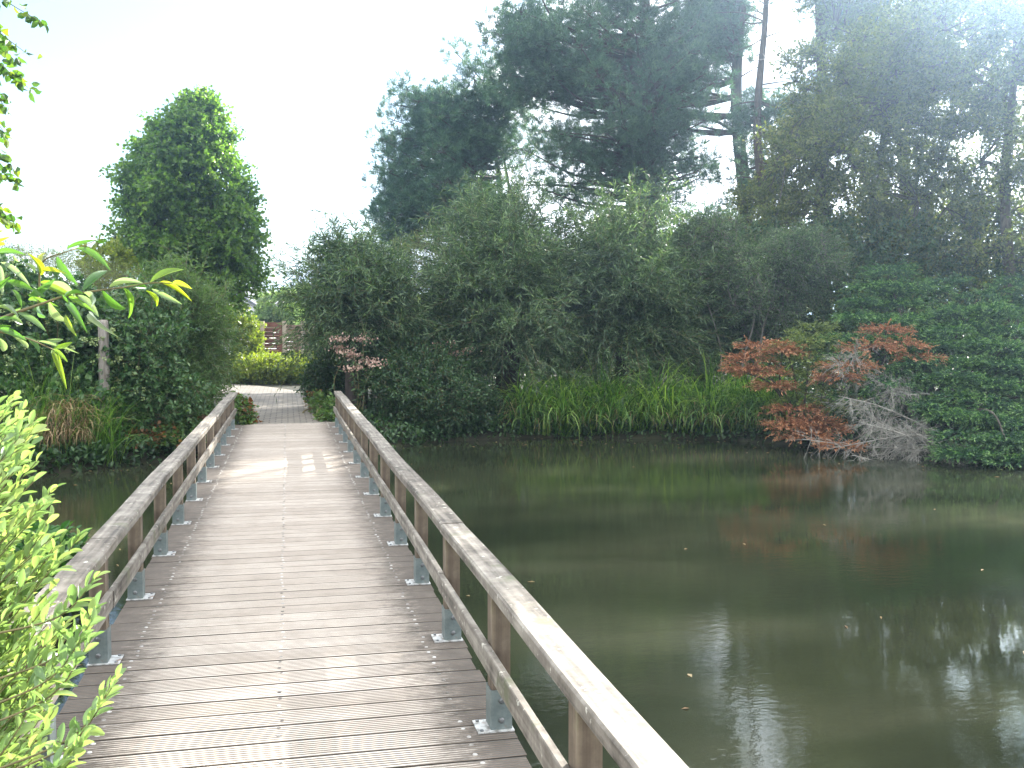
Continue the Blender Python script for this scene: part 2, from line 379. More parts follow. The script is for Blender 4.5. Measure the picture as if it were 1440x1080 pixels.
def blades(rng, P, az, Ln, Wd, lean, seg=6):
    """arching grass blades"""
    n = len(P); t = np.linspace(0, 1, seg + 1)
    out = np.stack([np.cos(az), np.sin(az), np.zeros(n)], -1); side = np.stack([-np.sin(az), np.cos(az), np.zeros(n)], -1)
    th0 = lean[:, None] * .25 + lean[:, None] * 1.5 * t[None] ** 1.6          # angle from vertical along the blade
    ds = Ln[:, None] / seg
    X = np.concatenate([np.zeros((n, 1)), np.cumsum(np.sin(th0[:, 1:]) * ds, 1)], 1)
    Z = np.concatenate([np.zeros((n, 1)), np.cumsum(np.cos(th0[:, 1:]) * ds, 1)], 1)
    ctr = P[:, None] + out[:, None] * X[..., None] + UP * Z[..., None]
    wv = Wd[:, None] * (1 - t[None] ** 2.2 * .95) * .5
    tw = (rng.random(n) - .5)[:, None] * 1.6 * t[None]
    sd = side[:, None] * np.cos(tw)[..., None] + UP * np.sin(tw)[..., None]
    V = np.stack([ctr - sd * wv[..., None], ctr + sd * wv[..., None]], 2).reshape(-1, 3)
    b = np.arange(n)[:, None] * (seg + 1) * 2 + np.arange(seg)[None] * 2
    return V, np.stack([b, b + 1, b + 3, b + 2], -1).reshape(-1, 4), (seg + 1) * 2
def grass_obj(name, rng, P, Ln, Wd, lean, mat, parent=None, az=None, cols=None):
    n = len(P); az = rng.random(n) * 2 * math.pi if az is None else az
    V, F, k = blades(rng, P, az, Ln, Wd, lean)
    return build(name, V, [F], M[mat], parent, rnd=np.repeat(rng.beta(2, 2, n) if cols is None else cols, k))

def bush(name, label, cat, base, blobs, ntw, per, tl, LL, LW, mat, seed, T=T_OV, bark='stem_green', group=None, nb=.8, upb=.5, droop=.15,
         splay=.9, kind=None, second=None, stems=14, shell=.55, leafname='foliage'):
    """dense shrub: leafy twigs spread through ellipsoid blobs"""
    rng = np.random.default_rng(seed); base = np.array(base, float); root = thing(name, label, cat, base, group, kind)
    C = env_points(rng, blobs, ntw, shell)
    C[:, 2] = np.maximum(C[:, 2], base[2] + .03)
    ctr = np.average([b[0] for b in blobs], axis=0, weights=[b[2] for b in blobs])
    D = nrm(rdir(rng, ntw) + nrm(C - ctr) * .7 + UP * upb); Ln = tl * (.6 + .7 * rng.random(ntw))
    P, LD = twig_leaves(rng, C, D, Ln, per, splay, droop); n = len(P)
    tb = Tubes()
    for i in range(stems):
        c = C[rng.integers(ntw)]; tubes_to(tb, base + rng.normal(size=3) * np.array([.12, .12, 0]) - UP * .05, c, .025, .006, rng, .08, 5)
    V, F = straight_twigs(C, D, Ln, .004, droop, 2)
    V2, F2 = merge([(np.vstack(tb.V), np.vstack(tb.F)), (V, F)])
    build('stem', V2, F2, M[bark], root)['kind'] = 'stuff'
    s = .65 + .6 * rng.random(n); Nn = rng.normal(size=(n, 3)) * nb + UP; rnd = rng.beta(2, 2.3, n) * .85 + .15 * np.repeat(rng.random(ntw), per)
    if second:
        mat2, f, nm = second; q = np.repeat(f(C, rng), per)
        leaf_obj(nm, P[q], LD[q], Nn[q], (LL * s)[q], (LW * s)[q], T, M[mat2], root, rnd[q])
        P, LD, Nn, s, rnd = P[~q], LD[~q], Nn[~q], s[~q], rnd[~q]
    leaf_obj(leafname, P, LD, Nn, LL * s, LW * s, T, M[mat], root, rnd)
    return root
# ------------------------------------------------------------------ ground, pond
POND = np.array([(-1.75, -9), (-1.75, -2), (-1.75, 3), (-1.7, 7.6), (-1.95, 9.2), (-3.2, 10.2), (-4.6, 11.6), (-5.2, 13.4), (-4.4, 14.9), (-3.3, 15.7), (-2.2, 16.6),
                 (-1.2, 17.5), (1.1, 17.6), (1.9, 18.1), (3.2, 18.9), (4.6, 19.1), (6.4, 18.7), (8.0, 18.1), (9.2, 16.6), (10.1, 14.5), (11.4, 12.6), (13.6, 10), (15.5, 6), (16.5, 0),
                 (16, -9), (12, -16), (3, -19), (-1, -15)], float)
def pond_sd(X, Y):
    """distance to the pond's edge, negative over water"""
    P = np.stack([X, Y], -1); d = np.full(X.shape, 1e9); ins = np.zeros(X.shape, bool)
    n = len(POND)
    for i in range(n):
        a = POND[i]; b = POND[(i + 1) % n]; ab = b - a
        t = np.clip(((P - a) @ ab) / (ab @ ab), 0, 1)
        d = np.minimum(d, np.linalg.norm(P - a - t[..., None] * ab, axis=-1))
        c = ((a[1] > Y) != (b[1] > Y)) & (X < (b[0] - a[0]) * (Y - a[1]) / (b[1] - a[1] + 1e-12) + a[0]); ins ^= c
    return np.where(ins, -d, d)
def gz(X, Y):
    X = np.asarray(X, float); Y = np.asarray(Y, float); s = pond_sd(X, Y)
    s = s + .10 * np.sin(X * 2.1 + Y) * np.cos(Y * 2.7)
    land = -.45 + .41 * (1 - np.exp(-np.maximum(s, 0) / .4))
    wob = .05 * np.sin(X * .6) * np.sin(Y * .5 + 1) * np.clip((np.abs(X + .3) - 2) / 3, 0, 1)
    return np.where(s > 0, land + wob * np.clip(s, 0, 1), -.45 + np.maximum(s * .5, -1.1))
def gz1(x, y): return float(gz(np.array([x]), np.array([y]))[0])
xs = np.concatenate([-np.geomspace(1500, 34, 12), np.arange(-32, 34, .3), np.geomspace(36, 1500, 12)])
ys = np.concatenate([-np.geomspace(1500, 26, 12), np.arange(-24, 62, .3), np.geomspace(64, 1500, 12)])
GX, GY = np.meshgrid(xs, ys, indexing='ij'); GZ = gz(GX, GY)
ny = len(ys); i = np.arange(len(xs) - 1)[:, None] * ny + np.arange(ny - 1)[None]
gm = noise_mat('soil', [(.3, (.014, .013, .008)), (.5, (.024, .022, .012)), (.72, (.035, .042, .016))], 3.5, 9, .95, .6)
g = build('ground', np.stack([GX, GY, GZ], -1).reshape(-1, 3), [np.stack([i, i + ny, i + ny + 1, i + 1], -1).reshape(-1, 4)], gm, smooth=True)
tag(g, 'dark planted soil around the pond', kind='structure')

m, N, L, b = new_mat('pond_water')
b.inputs['Base Color'].default_value = (.030, .036, .016, 1); b.inputs['Roughness'].default_value = .015; b.inputs['IOR'].default_value = 1.33
b.inputs['Specular IOR Level'].default_value = .5
tc = N.new('ShaderNodeTexCoord'); mp = N.new('ShaderNodeMapping'); mp.inputs['Rotation'].default_value = (0, 0, TH * -1); mp.inputs['Scale'].default_value = (.8, 1.5, 1)
n1 = N.new('ShaderNodeTexNoise'); n1.inputs['Scale'].default_value = 12; n1.inputs['Detail'].default_value = 4; n1.inputs['Roughness'].default_value = .55
n2 = N.new('ShaderNodeTexNoise'); n2.inputs['Scale'].default_value = .45; n2.inputs['Detail'].default_value = 3
L.new(tc.outputs['Object'], mp.inputs[0]); L.new(mp.outputs[0], n1.inputs['Vector']); L.new(mp.outputs[0], n2.inputs['Vector'])
rr = ramp(N, [(.35, (.15, .15, .15)), (.65, (1, 1, 1))]); L.new(n2.outputs['Fac'], rr.inputs[0])
ml = N.new('ShaderNodeMath'); ml.operation = 'MULTIPLY'; L.new(n1.outputs['Fac'], ml.inputs[0]); L.new(rr.outputs['Color'], ml.inputs[1])
bp = N.new('ShaderNodeBump'); bp.inputs['Strength'].default_value = .085; bp.inputs['Distance'].default_value = .02
L.new(ml.outputs[0], bp.inputs['Height']); L.new(bp.outputs[0], b.inputs['Normal'])
# silt drifting under the surface: slightly paler, greener patches of murk
n3 = N.new('ShaderNodeTexNoise'); n3.inputs['Scale'].default_value = .35; n3.inputs['Detail'].default_value = 5; L.new(mp.outputs[0], n3.inputs['Vector'])
r3 = ramp(N, [(.35, (.015, .019, .010)), (.55, (.028, .032, .017)), (.72, (.060, .060, .036))]); L.new(n3.outputs['Fac'], r3.inputs[0]); L.new(r3.outputs[0], b.inputs['Base Color'])
wv = np.array([(-8, -22, -.45), (20, -22, -.45), (20, 21, -.45), (-8, 21, -.45)], float)
wt = build('water', wv, [np.array([[0, 1, 2, 3]])], m); tag(wt, 'murky dark green pond water with faint ripples', kind='structure')

# ------------------------------------------------------------------ brick path
m, N, L, b = new_mat('brick_paving')
tc = N.new('ShaderNodeTexCoord'); bt = N.new('ShaderNodeTexBrick'); L.new(tc.outputs['Object'], bt.inputs['Vector'])
bt.inputs['Scale'].default_value = 1; bt.inputs['Brick Width'].default_value = .22; bt.inputs['Row Height'].default_value = .22; bt.inputs['Mortar Size'].default_value = .011
bt.inputs['Color1'].default_value = (.23, .20, .17, 1); bt.inputs['Color2'].default_value = (.17, .15, .13, 1); bt.inputs['Mortar'].default_value = (.055, .055, .035, 1)
bt.offset = .5; bt.inputs['Bias'].default_value = .1
ns = N.new('ShaderNodeTexNoise'); ns.inputs['Scale'].default_value = 2.2; ns.inputs['Detail'].default_value = 8; L.new(tc.outputs['Object'], ns.inputs['Vector'])
rs = ramp(N, [(.3, (.72, .72, .7)), (.7, (1.1, 1.08, 1.05))]); L.new(ns.outputs['Fac'], rs.inputs[0])
mm = N.new('ShaderNodeMix'); mm.data_type = 'RGBA'; mm.blend_type = 'MULTIPLY'; mm.inputs['Factor'].default_value = 1
L.new(bt.outputs['Color'], mm.inputs['A']); L.new(rs.outputs[0], mm.inputs['B']); L.new(mm.outputs['Result'], b.inputs['Base Color'])
b.inputs['Roughness'].default_value = .85
bp = N.new('ShaderNodeBump'); bp.inputs['Strength'].default_value = .7; bp.inputs['Distance'].default_value = .01; bp.invert = True
L.new(bt.outputs['Fac'], bp.inputs['Height']); L.new(bp.outputs[0], b.inputs['Normal'])
cl = smoothpath([(-.1, 18.27, 0), (-.2, 21, 0), (-.55, 25, 0), (-1.3, 29, 0), (-3.2, 32.2, 0), (-7, 33.6, 0), (-14, 34, 0)], 10)
cl[:, 1] = np.maximum(cl[:, 1], 18.27)
t = nrm(np.gradient(cl, axis=0)); sd = np.stack([t[:, 1], -t[:, 0], 0 * t[:, 0]], -1); hw = np.linspace(1.0, 1.75, len(cl))[:, None]
V = np.stack([cl - sd * hw, cl + sd * hw], 1).reshape(-1, 3); V[:, 2] = -.008; V[:2, 1] = 18.275
k = np.arange(len(cl) - 1) * 2
pth = build('path', V, [np.stack([k, k + 1, k + 3, k + 2], -1)], m); tag(pth, 'path of worn grey brown paving bricks beyond the bridge', kind='structure')

# ------------------------------------------------------------------ footbridge
def wood(name, stops, along, dirt=None, scale=3., rough=.8, bump=.25, fine=38):
    m, N, L, b = new_mat(name)
    tc = N.new('ShaderNodeTexCoord'); mp = N.new('ShaderNodeMapping'); s = [fine, fine, fine]; s[along] = 1.6; mp.inputs['Scale'].default_value = s
    n = N.new('ShaderNodeTexNoise'); n.inputs['Scale'].default_value = 1; n.inputs['Detail'].default_value = 5
    L.new(tc.outputs['Object'], mp.inputs[0]); L.new(mp.outputs[0], n.inputs['Vector'])
    n2 = N.new('ShaderNodeTexNoise'); n2.inputs['Scale'].default_value = scale; n2.inputs['Detail'].default_value = 8; n2.inputs['Roughness'].default_value = .7; L.new(tc.outputs['Object'], n2.inputs['Vector'])
    ad = N.new('ShaderNodeMath'); ad.operation = 'MULTIPLY_ADD'; ad.inputs[1].default_value = .45; L.new(n.outputs['Fac'], ad.inputs[0])
    m2 = N.new('ShaderNodeMath'); m2.operation = 'MULTIPLY'; m2.inputs[1].default_value = .55; L.new(n2.outputs['Fac'], m2.inputs[0]); L.new(m2.outputs[0], ad.inputs[2])
    r = ramp(N, stops); L.new(ad.outputs[0], r.inputs[0]); col = r.outputs[0]
    a = N.new('ShaderNodeAttribute'); a.attribute_name = 'rnd'
    rv = ramp(N, [(0, (.80, .78, .76)), (1, (1.14, 1.14, 1.14))]); L.new(a.outputs['Fac'], rv.inputs[0])
    mv = N.new('ShaderNodeMix'); mv.data_type = 'RGBA'; mv.blend_type = 'MULTIPLY'; mv.inputs['Factor'].default_value = 1
    L.new(col, mv.inputs['A']); L.new(rv.outputs[0], mv.inputs['B']); col = mv.outputs['Result']
    if dirt:
        xc, half, wd, dcol = dirt
        sx = N.new('ShaderNodeSeparateXYZ'); L.new(tc.outputs['Object'], sx.inputs[0])
        e = N.new('ShaderNodeMath'); e.operation = 'SUBTRACT'; e.inputs[1].default_value = xc; L.new(sx.outputs['X'], e.inputs[0])
        e2 = N.new('ShaderNodeMath'); e2.operation = 'ABSOLUTE'; L.new(e.outputs[0], e2.inputs[0])
        e3 = N.new('ShaderNodeMath'); e3.operation = 'SUBTRACT'; e3.inputs[1].default_value = half; L.new(e2.outputs[0], e3.inputs[0])
        e4 = N.new('ShaderNodeMath'); e4.operation = 'DIVIDE'; e4.inputs[1].default_value = wd; L.new(e3.outputs[0], e4.inputs[0])
        n3 = N.new('ShaderNodeTexNoise'); n3.inputs['Scale'].default_value = 9; n3.inputs['Detail'].default_value = 10; n3.inputs['Roughness'].default_value = .8
        mp3 = N.new('ShaderNodeMapping'); mp3.inputs['Scale'].default_value = (.8, 2.2, 1); L.new(tc.outputs['Object'], mp3.inputs[0]); L.new(mp3.outputs[0], n3.inputs['Vector'])
        e5 = N.new('ShaderNodeMath'); e5.operation = 'MULTIPLY_ADD'; e5.inputs[1].default_value = 3.4; e5.inputs[2].default_value = -1.7; L.new(n3.outputs['Fac'], e5.inputs[0])
        e6 = N.new('ShaderNodeMath'); e6.operation = 'ADD'; e6.use_clamp = True; L.new(e4.outputs[0], e6.inputs[0]); L.new(e5.outputs[0], e6.inputs[1])
        e7 = N.new('ShaderNodeMath'); e7.operation = 'MULTIPLY'; e7.inputs[1].default_value = .93; L.new(e6.outputs[0], e7.inputs[0])
        md = N.new('ShaderNodeMix'); md.data_type = 'RGBA'; L.new(e7.outputs[0], md.inputs['Factor']); L.new(col, md.inputs['A']); md.inputs['B'].default_value = (*dcol, 1); col = md.outputs['Result']
    L.new(col, b.inputs['Base Color']); b.inputs['Roughness'].default_value = rough; b.inputs['Specular IOR Level'].default_value = .3
    bp = N.new('ShaderNodeBump'); bp.inputs['Strength'].default_value = bump; bp.inputs['Distance'].default_value = .004
    L.new(ad.outputs[0], bp.inputs['Height']); L.new(bp.outputs[0], b.inputs['Normal'])
    return m
M['deck'] = wood('weathered_deck', [(.3, (.34, .29, .24)), (.5, (.46, .405, .345)), (.7, (.57, .515, .45))], 0, dirt=(-.04, .52, .24, (.046, .039, .033)))
M['screw'] = noise_mat('screw_steel', [(.45, (.10, .085, .07)), (.55, (.45, .43, .40))], 4, rough=.5, bump=0, metallic=.3)
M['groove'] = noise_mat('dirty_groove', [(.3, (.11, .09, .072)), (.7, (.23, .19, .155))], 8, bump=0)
M['rail'] = wood('weathered_rail', [(.36, (.045, .038, .031)), (.49, (.15, .132, .11)), (.66, (.30, .275, .235))], 1, scale=7, bump=.4)
def lichen(m, col, lo=.64, hi=.70, sc=26):
    N = m.node_tree.nodes; L = m.node_tree.links; b = N['Principled BSDF']; src = b.inputs['Base Color'].links[0].from_socket
    tc = N.new('ShaderNodeTexCoord'); n = N.new('ShaderNodeTexNoise'); n.inputs['Scale'].default_value = sc; n.inputs['Detail'].default_value = 6; L.new(tc.outputs['Object'], n.inputs['Vector'])
    r = ramp(N, [(lo, (0, 0, 0)), (hi, (1, 1, 1))]); L.new(n.outputs['Fac'], r.inputs[0])
    mx = N.new('ShaderNodeMix'); mx.data_type = 'RGBA'; L.new(r.outputs[0], mx.inputs['Factor']); L.new(src, mx.inputs['A']); mx.inputs['B'].default_value = (*col, 1); L.new(mx.outputs['Result'], b.inputs['Base Color'])
lichen(M['rail'], (.46, .44, .38)); lichen(M['rail'], (.11, .112, .07), .60, .70, 5)
M['postwood'] = wood('post_wood', [(.34, (.065, .048, .034)), (.5, (.13, .10, .072)), (.66, (.23, .19, .135))], 2, scale=5)
lichen(M['postwood'], (.16, .17, .07), .54, .64, 4)
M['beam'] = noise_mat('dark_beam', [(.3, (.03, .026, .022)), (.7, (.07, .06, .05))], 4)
M['steel'] = noise_mat('galvanised_steel', [(.35, (.105, .13, .125)), (.65, (.18, .21, .20))], 14, rough=.55, bump=.05, spec=.5, metallic=.25)
M['plate'] = noise_mat('zinc_plate', [(.38, (.22, .21, .19)), (.55, (.55, .55, .53))], 30, rough=.5, bump=.1, spec=.5, metallic=.2)
lichen(M['steel'], (.16, .085, .045), .64, .74, 11); lichen(M['plate'], (.20, .12, .07), .60, .70, 16)
M['bolt'] = noise_mat('bolt_steel', [(.35, (.12, .13, .13)), (.65, (.22, .22, .22))], 30, rough=.45, bump=0, metallic=.6)
bridge = thing('footbridge', 'long narrow wooden footbridge with weathered plank deck and low rails, crossing the pond', 'footbridge', (0, 0, 0))
rng = np.random.default_rng(7)
XL, XR = -.955, .872; Y0, Y1 = -6., 18.27; PIT = .168
prof = [(0, -.03), (0, -.003), (.002, 0)]
nr = 8; GAP = .0145; gp = (PIT - GAP) / nr
for i in range(nr):
    a = i * gp
    if i: prof.append((a + .0035, 0))
    prof.append((a + gp - .0045, 0))
    if i < nr - 1: prof += [(a + gp - .002, -.0045), (a + gp + .0005, -.0045)]
prof += [(PIT - GAP - .002, 0), (PIT - GAP, -.003), (PIT - GAP, -.03)]
prof = np.array(prof); kp = len(prof); V = []; F = []; FC = []; RN = []; nv = 0
npk = int((Y1 - Y0) / PIT)
for i in range(npk):
    y = Y1 - (i + 1) * PIT + .004; dz = rng.normal() * .0005; tl = rng.normal() * .0005; sk = rng.normal() * .0016
    for x, s in ((XL + rng.normal() * .005, -1), (XR + rng.normal() * .005, 1)):
        q = np.stack([np.full(kp, x), y + prof[:, 0] + sk * s, prof[:, 1] + dz + tl * s], -1); V.append(q)
    a = np.arange(kp); a2 = (a + 1) % kp
    F.append(np.stack([nv + a, nv + a2, nv + kp + a2, nv + kp + a], -1)); FC.append(np.stack([nv + a[::-1], nv + kp + a])); RN.append(np.full(2 * kp, rng.beta(2, 2))); nv += 2 * kp
pz = prof[:, 1]; nxt = np.roll(pz, -1); mi = np.where((pz > -.001) & (nxt > -.001), 0, np.where(((pz < -.002) & (nxt < -.002) & ((pz < -.02) | (nxt < -.02))), 2, 3))  # plank sides take the dark beam colour, standing in for shade in the gaps
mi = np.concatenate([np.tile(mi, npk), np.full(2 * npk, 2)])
nd = sum(len(f) for f in F) + sum(len(f) for f in FC)
# screw heads in rows above the joists
SV = []; SF = []; SR = []
c8 = np.arange(8) * math.pi / 4
for i in range(npk):
    y = Y1 - (i + 1) * PIT + .004
    for x in (-.045, .68, -.755):
        for dy in (.045, .13):
            cx, cyy = x + rng.normal() * .006, y + dy + rng.normal() * .004
            SV.append(np.concatenate([np.stack([cx + .0105 * np.cos(c8), cyy + .0105 * np.sin(c8), np.full(8, -.0005)], -1), np.stack([cx + .008 * np.cos(c8), cyy + .008 * np.sin(c8), np.full(8, .0022)], -1)]))
            a = np.arange(8); a2 = (a + 1) % 8; SF.append(np.stack([nv + a, nv + a2, nv + 8 + a2, nv + 8 + a], -1)); SR.append(nv + 8 + a[None]); nv += 16
ns_ = sum(len(f) for f in SF) + len(SR)
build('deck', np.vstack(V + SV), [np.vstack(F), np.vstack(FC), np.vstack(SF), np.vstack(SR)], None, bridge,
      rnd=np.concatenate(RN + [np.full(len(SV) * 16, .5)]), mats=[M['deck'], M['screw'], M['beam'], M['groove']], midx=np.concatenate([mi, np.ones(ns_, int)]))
def boxv(x0, x1, y0, y1, z0, z1, c=0.):
    """box, optionally with chamfered long (Y) edges"""
    if c <= 0:
        v = np.array([(x, y, z) for x in (x0, x1) for y in (y0, y1) for z in (z0, z1)], float)
        return v, np.array([(0, 1, 3, 2), (4, 6, 7, 5), (0, 4, 5, 1), (2, 3, 7, 6), (0, 2, 6, 4), (1, 5, 7, 3)])
class Boxes:
    def __init__(s): s.p = []
    def add(s, *a): s.p.append(boxv(*a))
    def build(s, name, mat, parent=None, rnd=.5):
        V, F = merge(s.p); return build(name, V, F, mat, parent, rnd=np.full(len(V), rnd))
def railbar(name, xc, zc, wx, wz, y0, y1, ch, mat, seed, wob=.004):
    rg = np.random.default_rng(seed); n = max(4, int((y1 - y0) / .3)); ys_ = np.linspace(y0, y1, n)
    hx, hz_ = wx / 2, wz / 2
    sec = np.array([(-hx, -hz_), (-hx, hz_ - ch), (-hx + ch, hz_), (hx - ch, hz_), (hx, hz_ - ch), (hx, -hz_)])
    ph = rg.random(4) * 6
    ox = wob * np.sin(ys_ * .9 + ph[0]) + wob * .6 * np.sin(ys_ * 2.3 + ph[1]); oz = wob * .7 * np.sin(ys_ * 1.1 + ph[2])
    V = np.stack([xc + ox[:, None] + sec[None, :, 0], np.repeat(ys_[:, None], 6, 1), zc + oz[:, None] + sec[None, :, 1]], -1).reshape(-1, 3)
    i = np.arange(n - 1)[:, None] * 6; j = np.arange(6)[None]; j2 = (j + 1) % 6
    return build(name, V, [np.stack([i + j, i + j2, i + 6 + j2, i + 6 + j], -1).reshape(-1, 4), np.array([np.arange(6)[::-1], (n - 1) * 6 + np.arange(6)])], mat, bridge, rnd=np.full(len(V), rg.random()))
SP = 1.215; PY = [3.95 + SP * k for k in range(-7, 12)]
for s, xp, xr in ((-1, -.905, -.885), (1, .825, .83)):
    inner = xp - s * .0375
    joints = [PY[0] - .3] + PY[2:-1:3] + [PY[-1] + .12]
    for a, (u, v) in enumerate(zip(joints[:-1], joints[1:])):
        railbar('handrail', xr, .585, .125, .048, u + .0015, v - .0015, .008, M['rail'], 40 + a + 20 * (s > 0))
        railbar('mid_rail', inner - s * .0155, .305, .03, .085, u + .002, v - .002, .004, M['rail'], 80 + a + 20 * (s > 0), .0025)
proto = None
def make_post(s, xp, y):
    B = Boxes(); B.add(-.0375, .0375, -.045, .045, .02, .5605)
    p = B.build('post', M['postwood'], bridge, random.Random(y * s).random())
    p.location = (xp, y, 0)
    me = []
    t_ = .005; a, b_ = .0375 + .001, .045 + .001
    B = Boxes(); B.add(-a - t_, a + t_, -b_ - t_, -b_, .008, .168); B.add(-a - t_, a + t_, b_, b_ + t_, .008, .168)
    B.add(*((-a - t_, -a) if s > 0 else (a, a + t_)), -b_, b_, .008, .1655)
    br = B.build('bracket', M['steel'], None)
    B = Boxes(); B.add(*((-a - .06, a + .012) if s > 0 else (-a - .012, a + .06)), -.068, .068, .003, .0078)
    pl = B.build('base_plate', M['plate'], None)
    bo = []
    for z in (.045, .125):
        tb = Tubes(); tb.add([(0, -b_ - t_ - .001, z), (0, -b_ - t_ - .005, z), (0, -b_ - t_ - .009, z), (0, -b_ - t_ - .0095, z)], 0, k=8, radii=[.012, .012, .008, .001]); bo.append(tb.build('bolt', M['bolt'], None, smooth=False))
    for yy in (-.052, .052):
        x = -s * (a + .042); tb = Tubes(); tb.add([(x, yy, .0075), (x, yy, .012), (x, yy, .014), (x, yy, .0145)], 0, k=6, radii=[.008, .008, .006, .001]); bo.append(tb.build('bolt', M['bolt'], None, smooth=False))
    for c in [br, pl] + bo: c.parent = p
    return p
for s, xp in ((-1, -.905), (1, .825)):
    p0 = make_post(s, xp, PY[0])
    for y in PY[1:]:
        p = p0.copy(); COL.objects.link(p); p.parent = bridge; p.location = (xp, y, 0)
        for ch in list(p0.children):
            c = ch.copy(); COL.objects.link(c); c.parent = p
B = Boxes()
for x in (-.8, 0, .72): B.add(x - .06, x + .06, -6.2, 18.2, -.24, -.033)
B.build('joist', M['beam'], bridge)
for y in (-5, .4, 5.8, 11.2, 16.4):
    B = Boxes(); B.add(-.95, .86, y - .08, y + .08, -.38, -.243); B.build('cross_beam', M['beam'], bridge)
    tb = Tubes()
    for x in (-.8, .72): tb.add([(x, y, -1.9), (x, y, -.385)], .09, .09, 10)
    tb.build('pile', M['beam'], bridge)

# ------------------------------------------------------------------ things beyond the hedge
M['trelliswood'] = noise_mat('pale_post_wood', [(.3, (.30, .23, .17)), (.7, (.5, .42, .34))], 5, stretch=(6, 6, .6))
M['redboard'] = noise_mat('red_brown_board', [(.3, (.10, .035, .022)), (.7, (.22, .10, .07))], 5, stretch=(.6, 3, 7))
M['board'] = noise_mat('brown_board', [(.3, (.16, .10, .07)), (.7, (.30, .21, .16))], 5, stretch=(.6, 3, 7))
M['wire'] = noise_mat('rusty_wire', [(.3, (.30, .20, .14)), (.7, (.45, .33, .24))], 20, bump=0)
def obox(c, ux, hx, hy, z0, z1):
    """box centred on c, its x axis along ux"""
    ux = np.array([ux[0], ux[1], 0.]); uy = np.array([-ux[1], ux[0], 0.])
    v = np.array([c + ux * a * hx + uy * b * hy + UP * z for a in (-1, 1) for b in (-1, 1) for z in (z0, z1)])
    return v, np.array([(0, 1, 3, 2), (4, 6, 7, 5), (0, 4, 5, 1), (2, 3, 7, 6), (0, 2, 6, 4), (1, 5, 7, 3)])
UX = (math.cos(TH) * .98, -math.sin(TH) * .98)
DF = 36.
fc = at(398, DF); fence = thing('garden_fence', 'slatted wood and wire fence with pale posts beyond the yellow green hedge', 'fence', fc)
for px, dk in ((364.5, 1), (369.5, 0), (395.5, 1), (400.5, 0), (426.5, 0), (452, 0)):
    v, f = obox(at(px, DF), UX, .055 if dk else .065, .06, 0, 2.02 - (.04 if dk else 0)); build('post', v, [f], M['redboard' if dk else 'trelliswood'], fence)
def panel(pa, pb, zs, th, mat, name, off=.0):
    a, b_ = at(pa, DF + off), at(pb, DF + off); c = (a + b_) / 2; h = np.linalg.norm(b_ - a) / 2; u = (b_ - a)[:2] / (2 * h)
    vs = [obox(c, u, h, .012, z, z + th) for z in zs]; V, F = merge(vs); return build(name, V, F, M[mat], fence)
panel(371, 394, np.arange(.15, 1.9, .135), .02, 'wire', 'wire_panel'); panel(371, 394, np.arange(.1, 1.9, .19), .165, 'redboard', 'board_panel', .12)
panel(403, 425, np.arange(.1, 1.9, .15), .135, 'board', 'board_panel'); panel(428, 450, np.arange(.1, 1.9, .15), .135, 'board', 'board_panel')
tl = at(337, 34.6); v, f = obox(tl, UX, .045, .045, 0, 1.5)
o = build('stake', v, [f], M['trelliswood']); tag(o, 'pale thin garden stake half hidden by the yellow climber, left of the fence', 'stake')
M['white'] = noise_mat('white_render', [(.3, (.62, .61, .58)), (.7, (.78, .77, .74))], 4, bump=.05)
bx_ = at(354, 34.4); o = thing('utility_box', 'pale box standing behind the yellow green hedge, left of the fence', 'box', bx_)
v, f = obox(bx_, UX, .23, .2, 0, 1.04); build('cabinet', v, [f], M['white'], o)
v, f = obox(bx_, UX, .25, .22, 1.042, 1.085); build('lid', v, [f], M['white'], o)
# house
M['slate'] = noise_mat('grey_slate', [(.3, (.10, .105, .12)), (.7, (.20, .205, .22))], 6, stretch=(1, 1, 6))
m_, N_, L_, b_ = new_mat('window_glass'); b_.inputs['Base Color'].default_value = (.03, .035, .045, 1); b_.inputs['Roughness'].default_value = .08; M['glass'] = m_
DH = 60.; hc = at(332, DH); hr = thing('gabled_house', 'white gabled house with grey slate roof far behind the tall lime tree', 'house', hc)
ux = np.array([UX[0], UX[1], 0]) / .98; uy = np.array([-ux[1], ux[0], 0]); W2 = 1.42
V = []; 
for y in (0, 9):
    for x, z in ((-W2 * 2, -.1), (W2, -.1), (W2, 3.0), (-W2 * .5, 4.4), (-W2 * 2, 3.0)): V.append(hc + ux * x + uy * y + UP * z)
build('wall', V, [np.array([(0, 1, 2, 3, 4), (9, 8, 7, 6, 5)]), np.array([(1, 6, 7, 2), (5, 0, 4, 9), (0, 5, 6, 1)])], M['white'], hr)
def slab(p0, p1, t):
    a = [hc + ux * p[0] + uy * y + UP * (p[1] + dz) for dz in (.03, .03 + t) for y in (-.25, 9.25) for p in (p0, p1)]
    return np.array(a), np.array([(0, 1, 3, 2), (4, 6, 7, 5), (0, 4, 5, 1), (2, 3, 7, 6), (0, 2, 6, 4), (1, 5, 7, 3)])
v, f = merge([slab((-W2 * .5, 4.42), (W2 + .3, 2.82), .16), slab((-W2 * 2 - .3, 2.82), (-W2 * .5 - .002, 4.42), .16)]); build('roof', v, f, M['slate'], hr)
v, f = obox(hc + ux * .98 - uy * .02, ux, .22, .03, 2.35, 2.86); wn = build('window', v, [f], M['glass'], hr)
v, f = merge([obox(hc + ux * (.98 + q) - uy * .04, ux, .03, .035, 2.32, 2.9) for q in (-.25, 0, .25)]); build('frame', v, f, M['white'], wn)
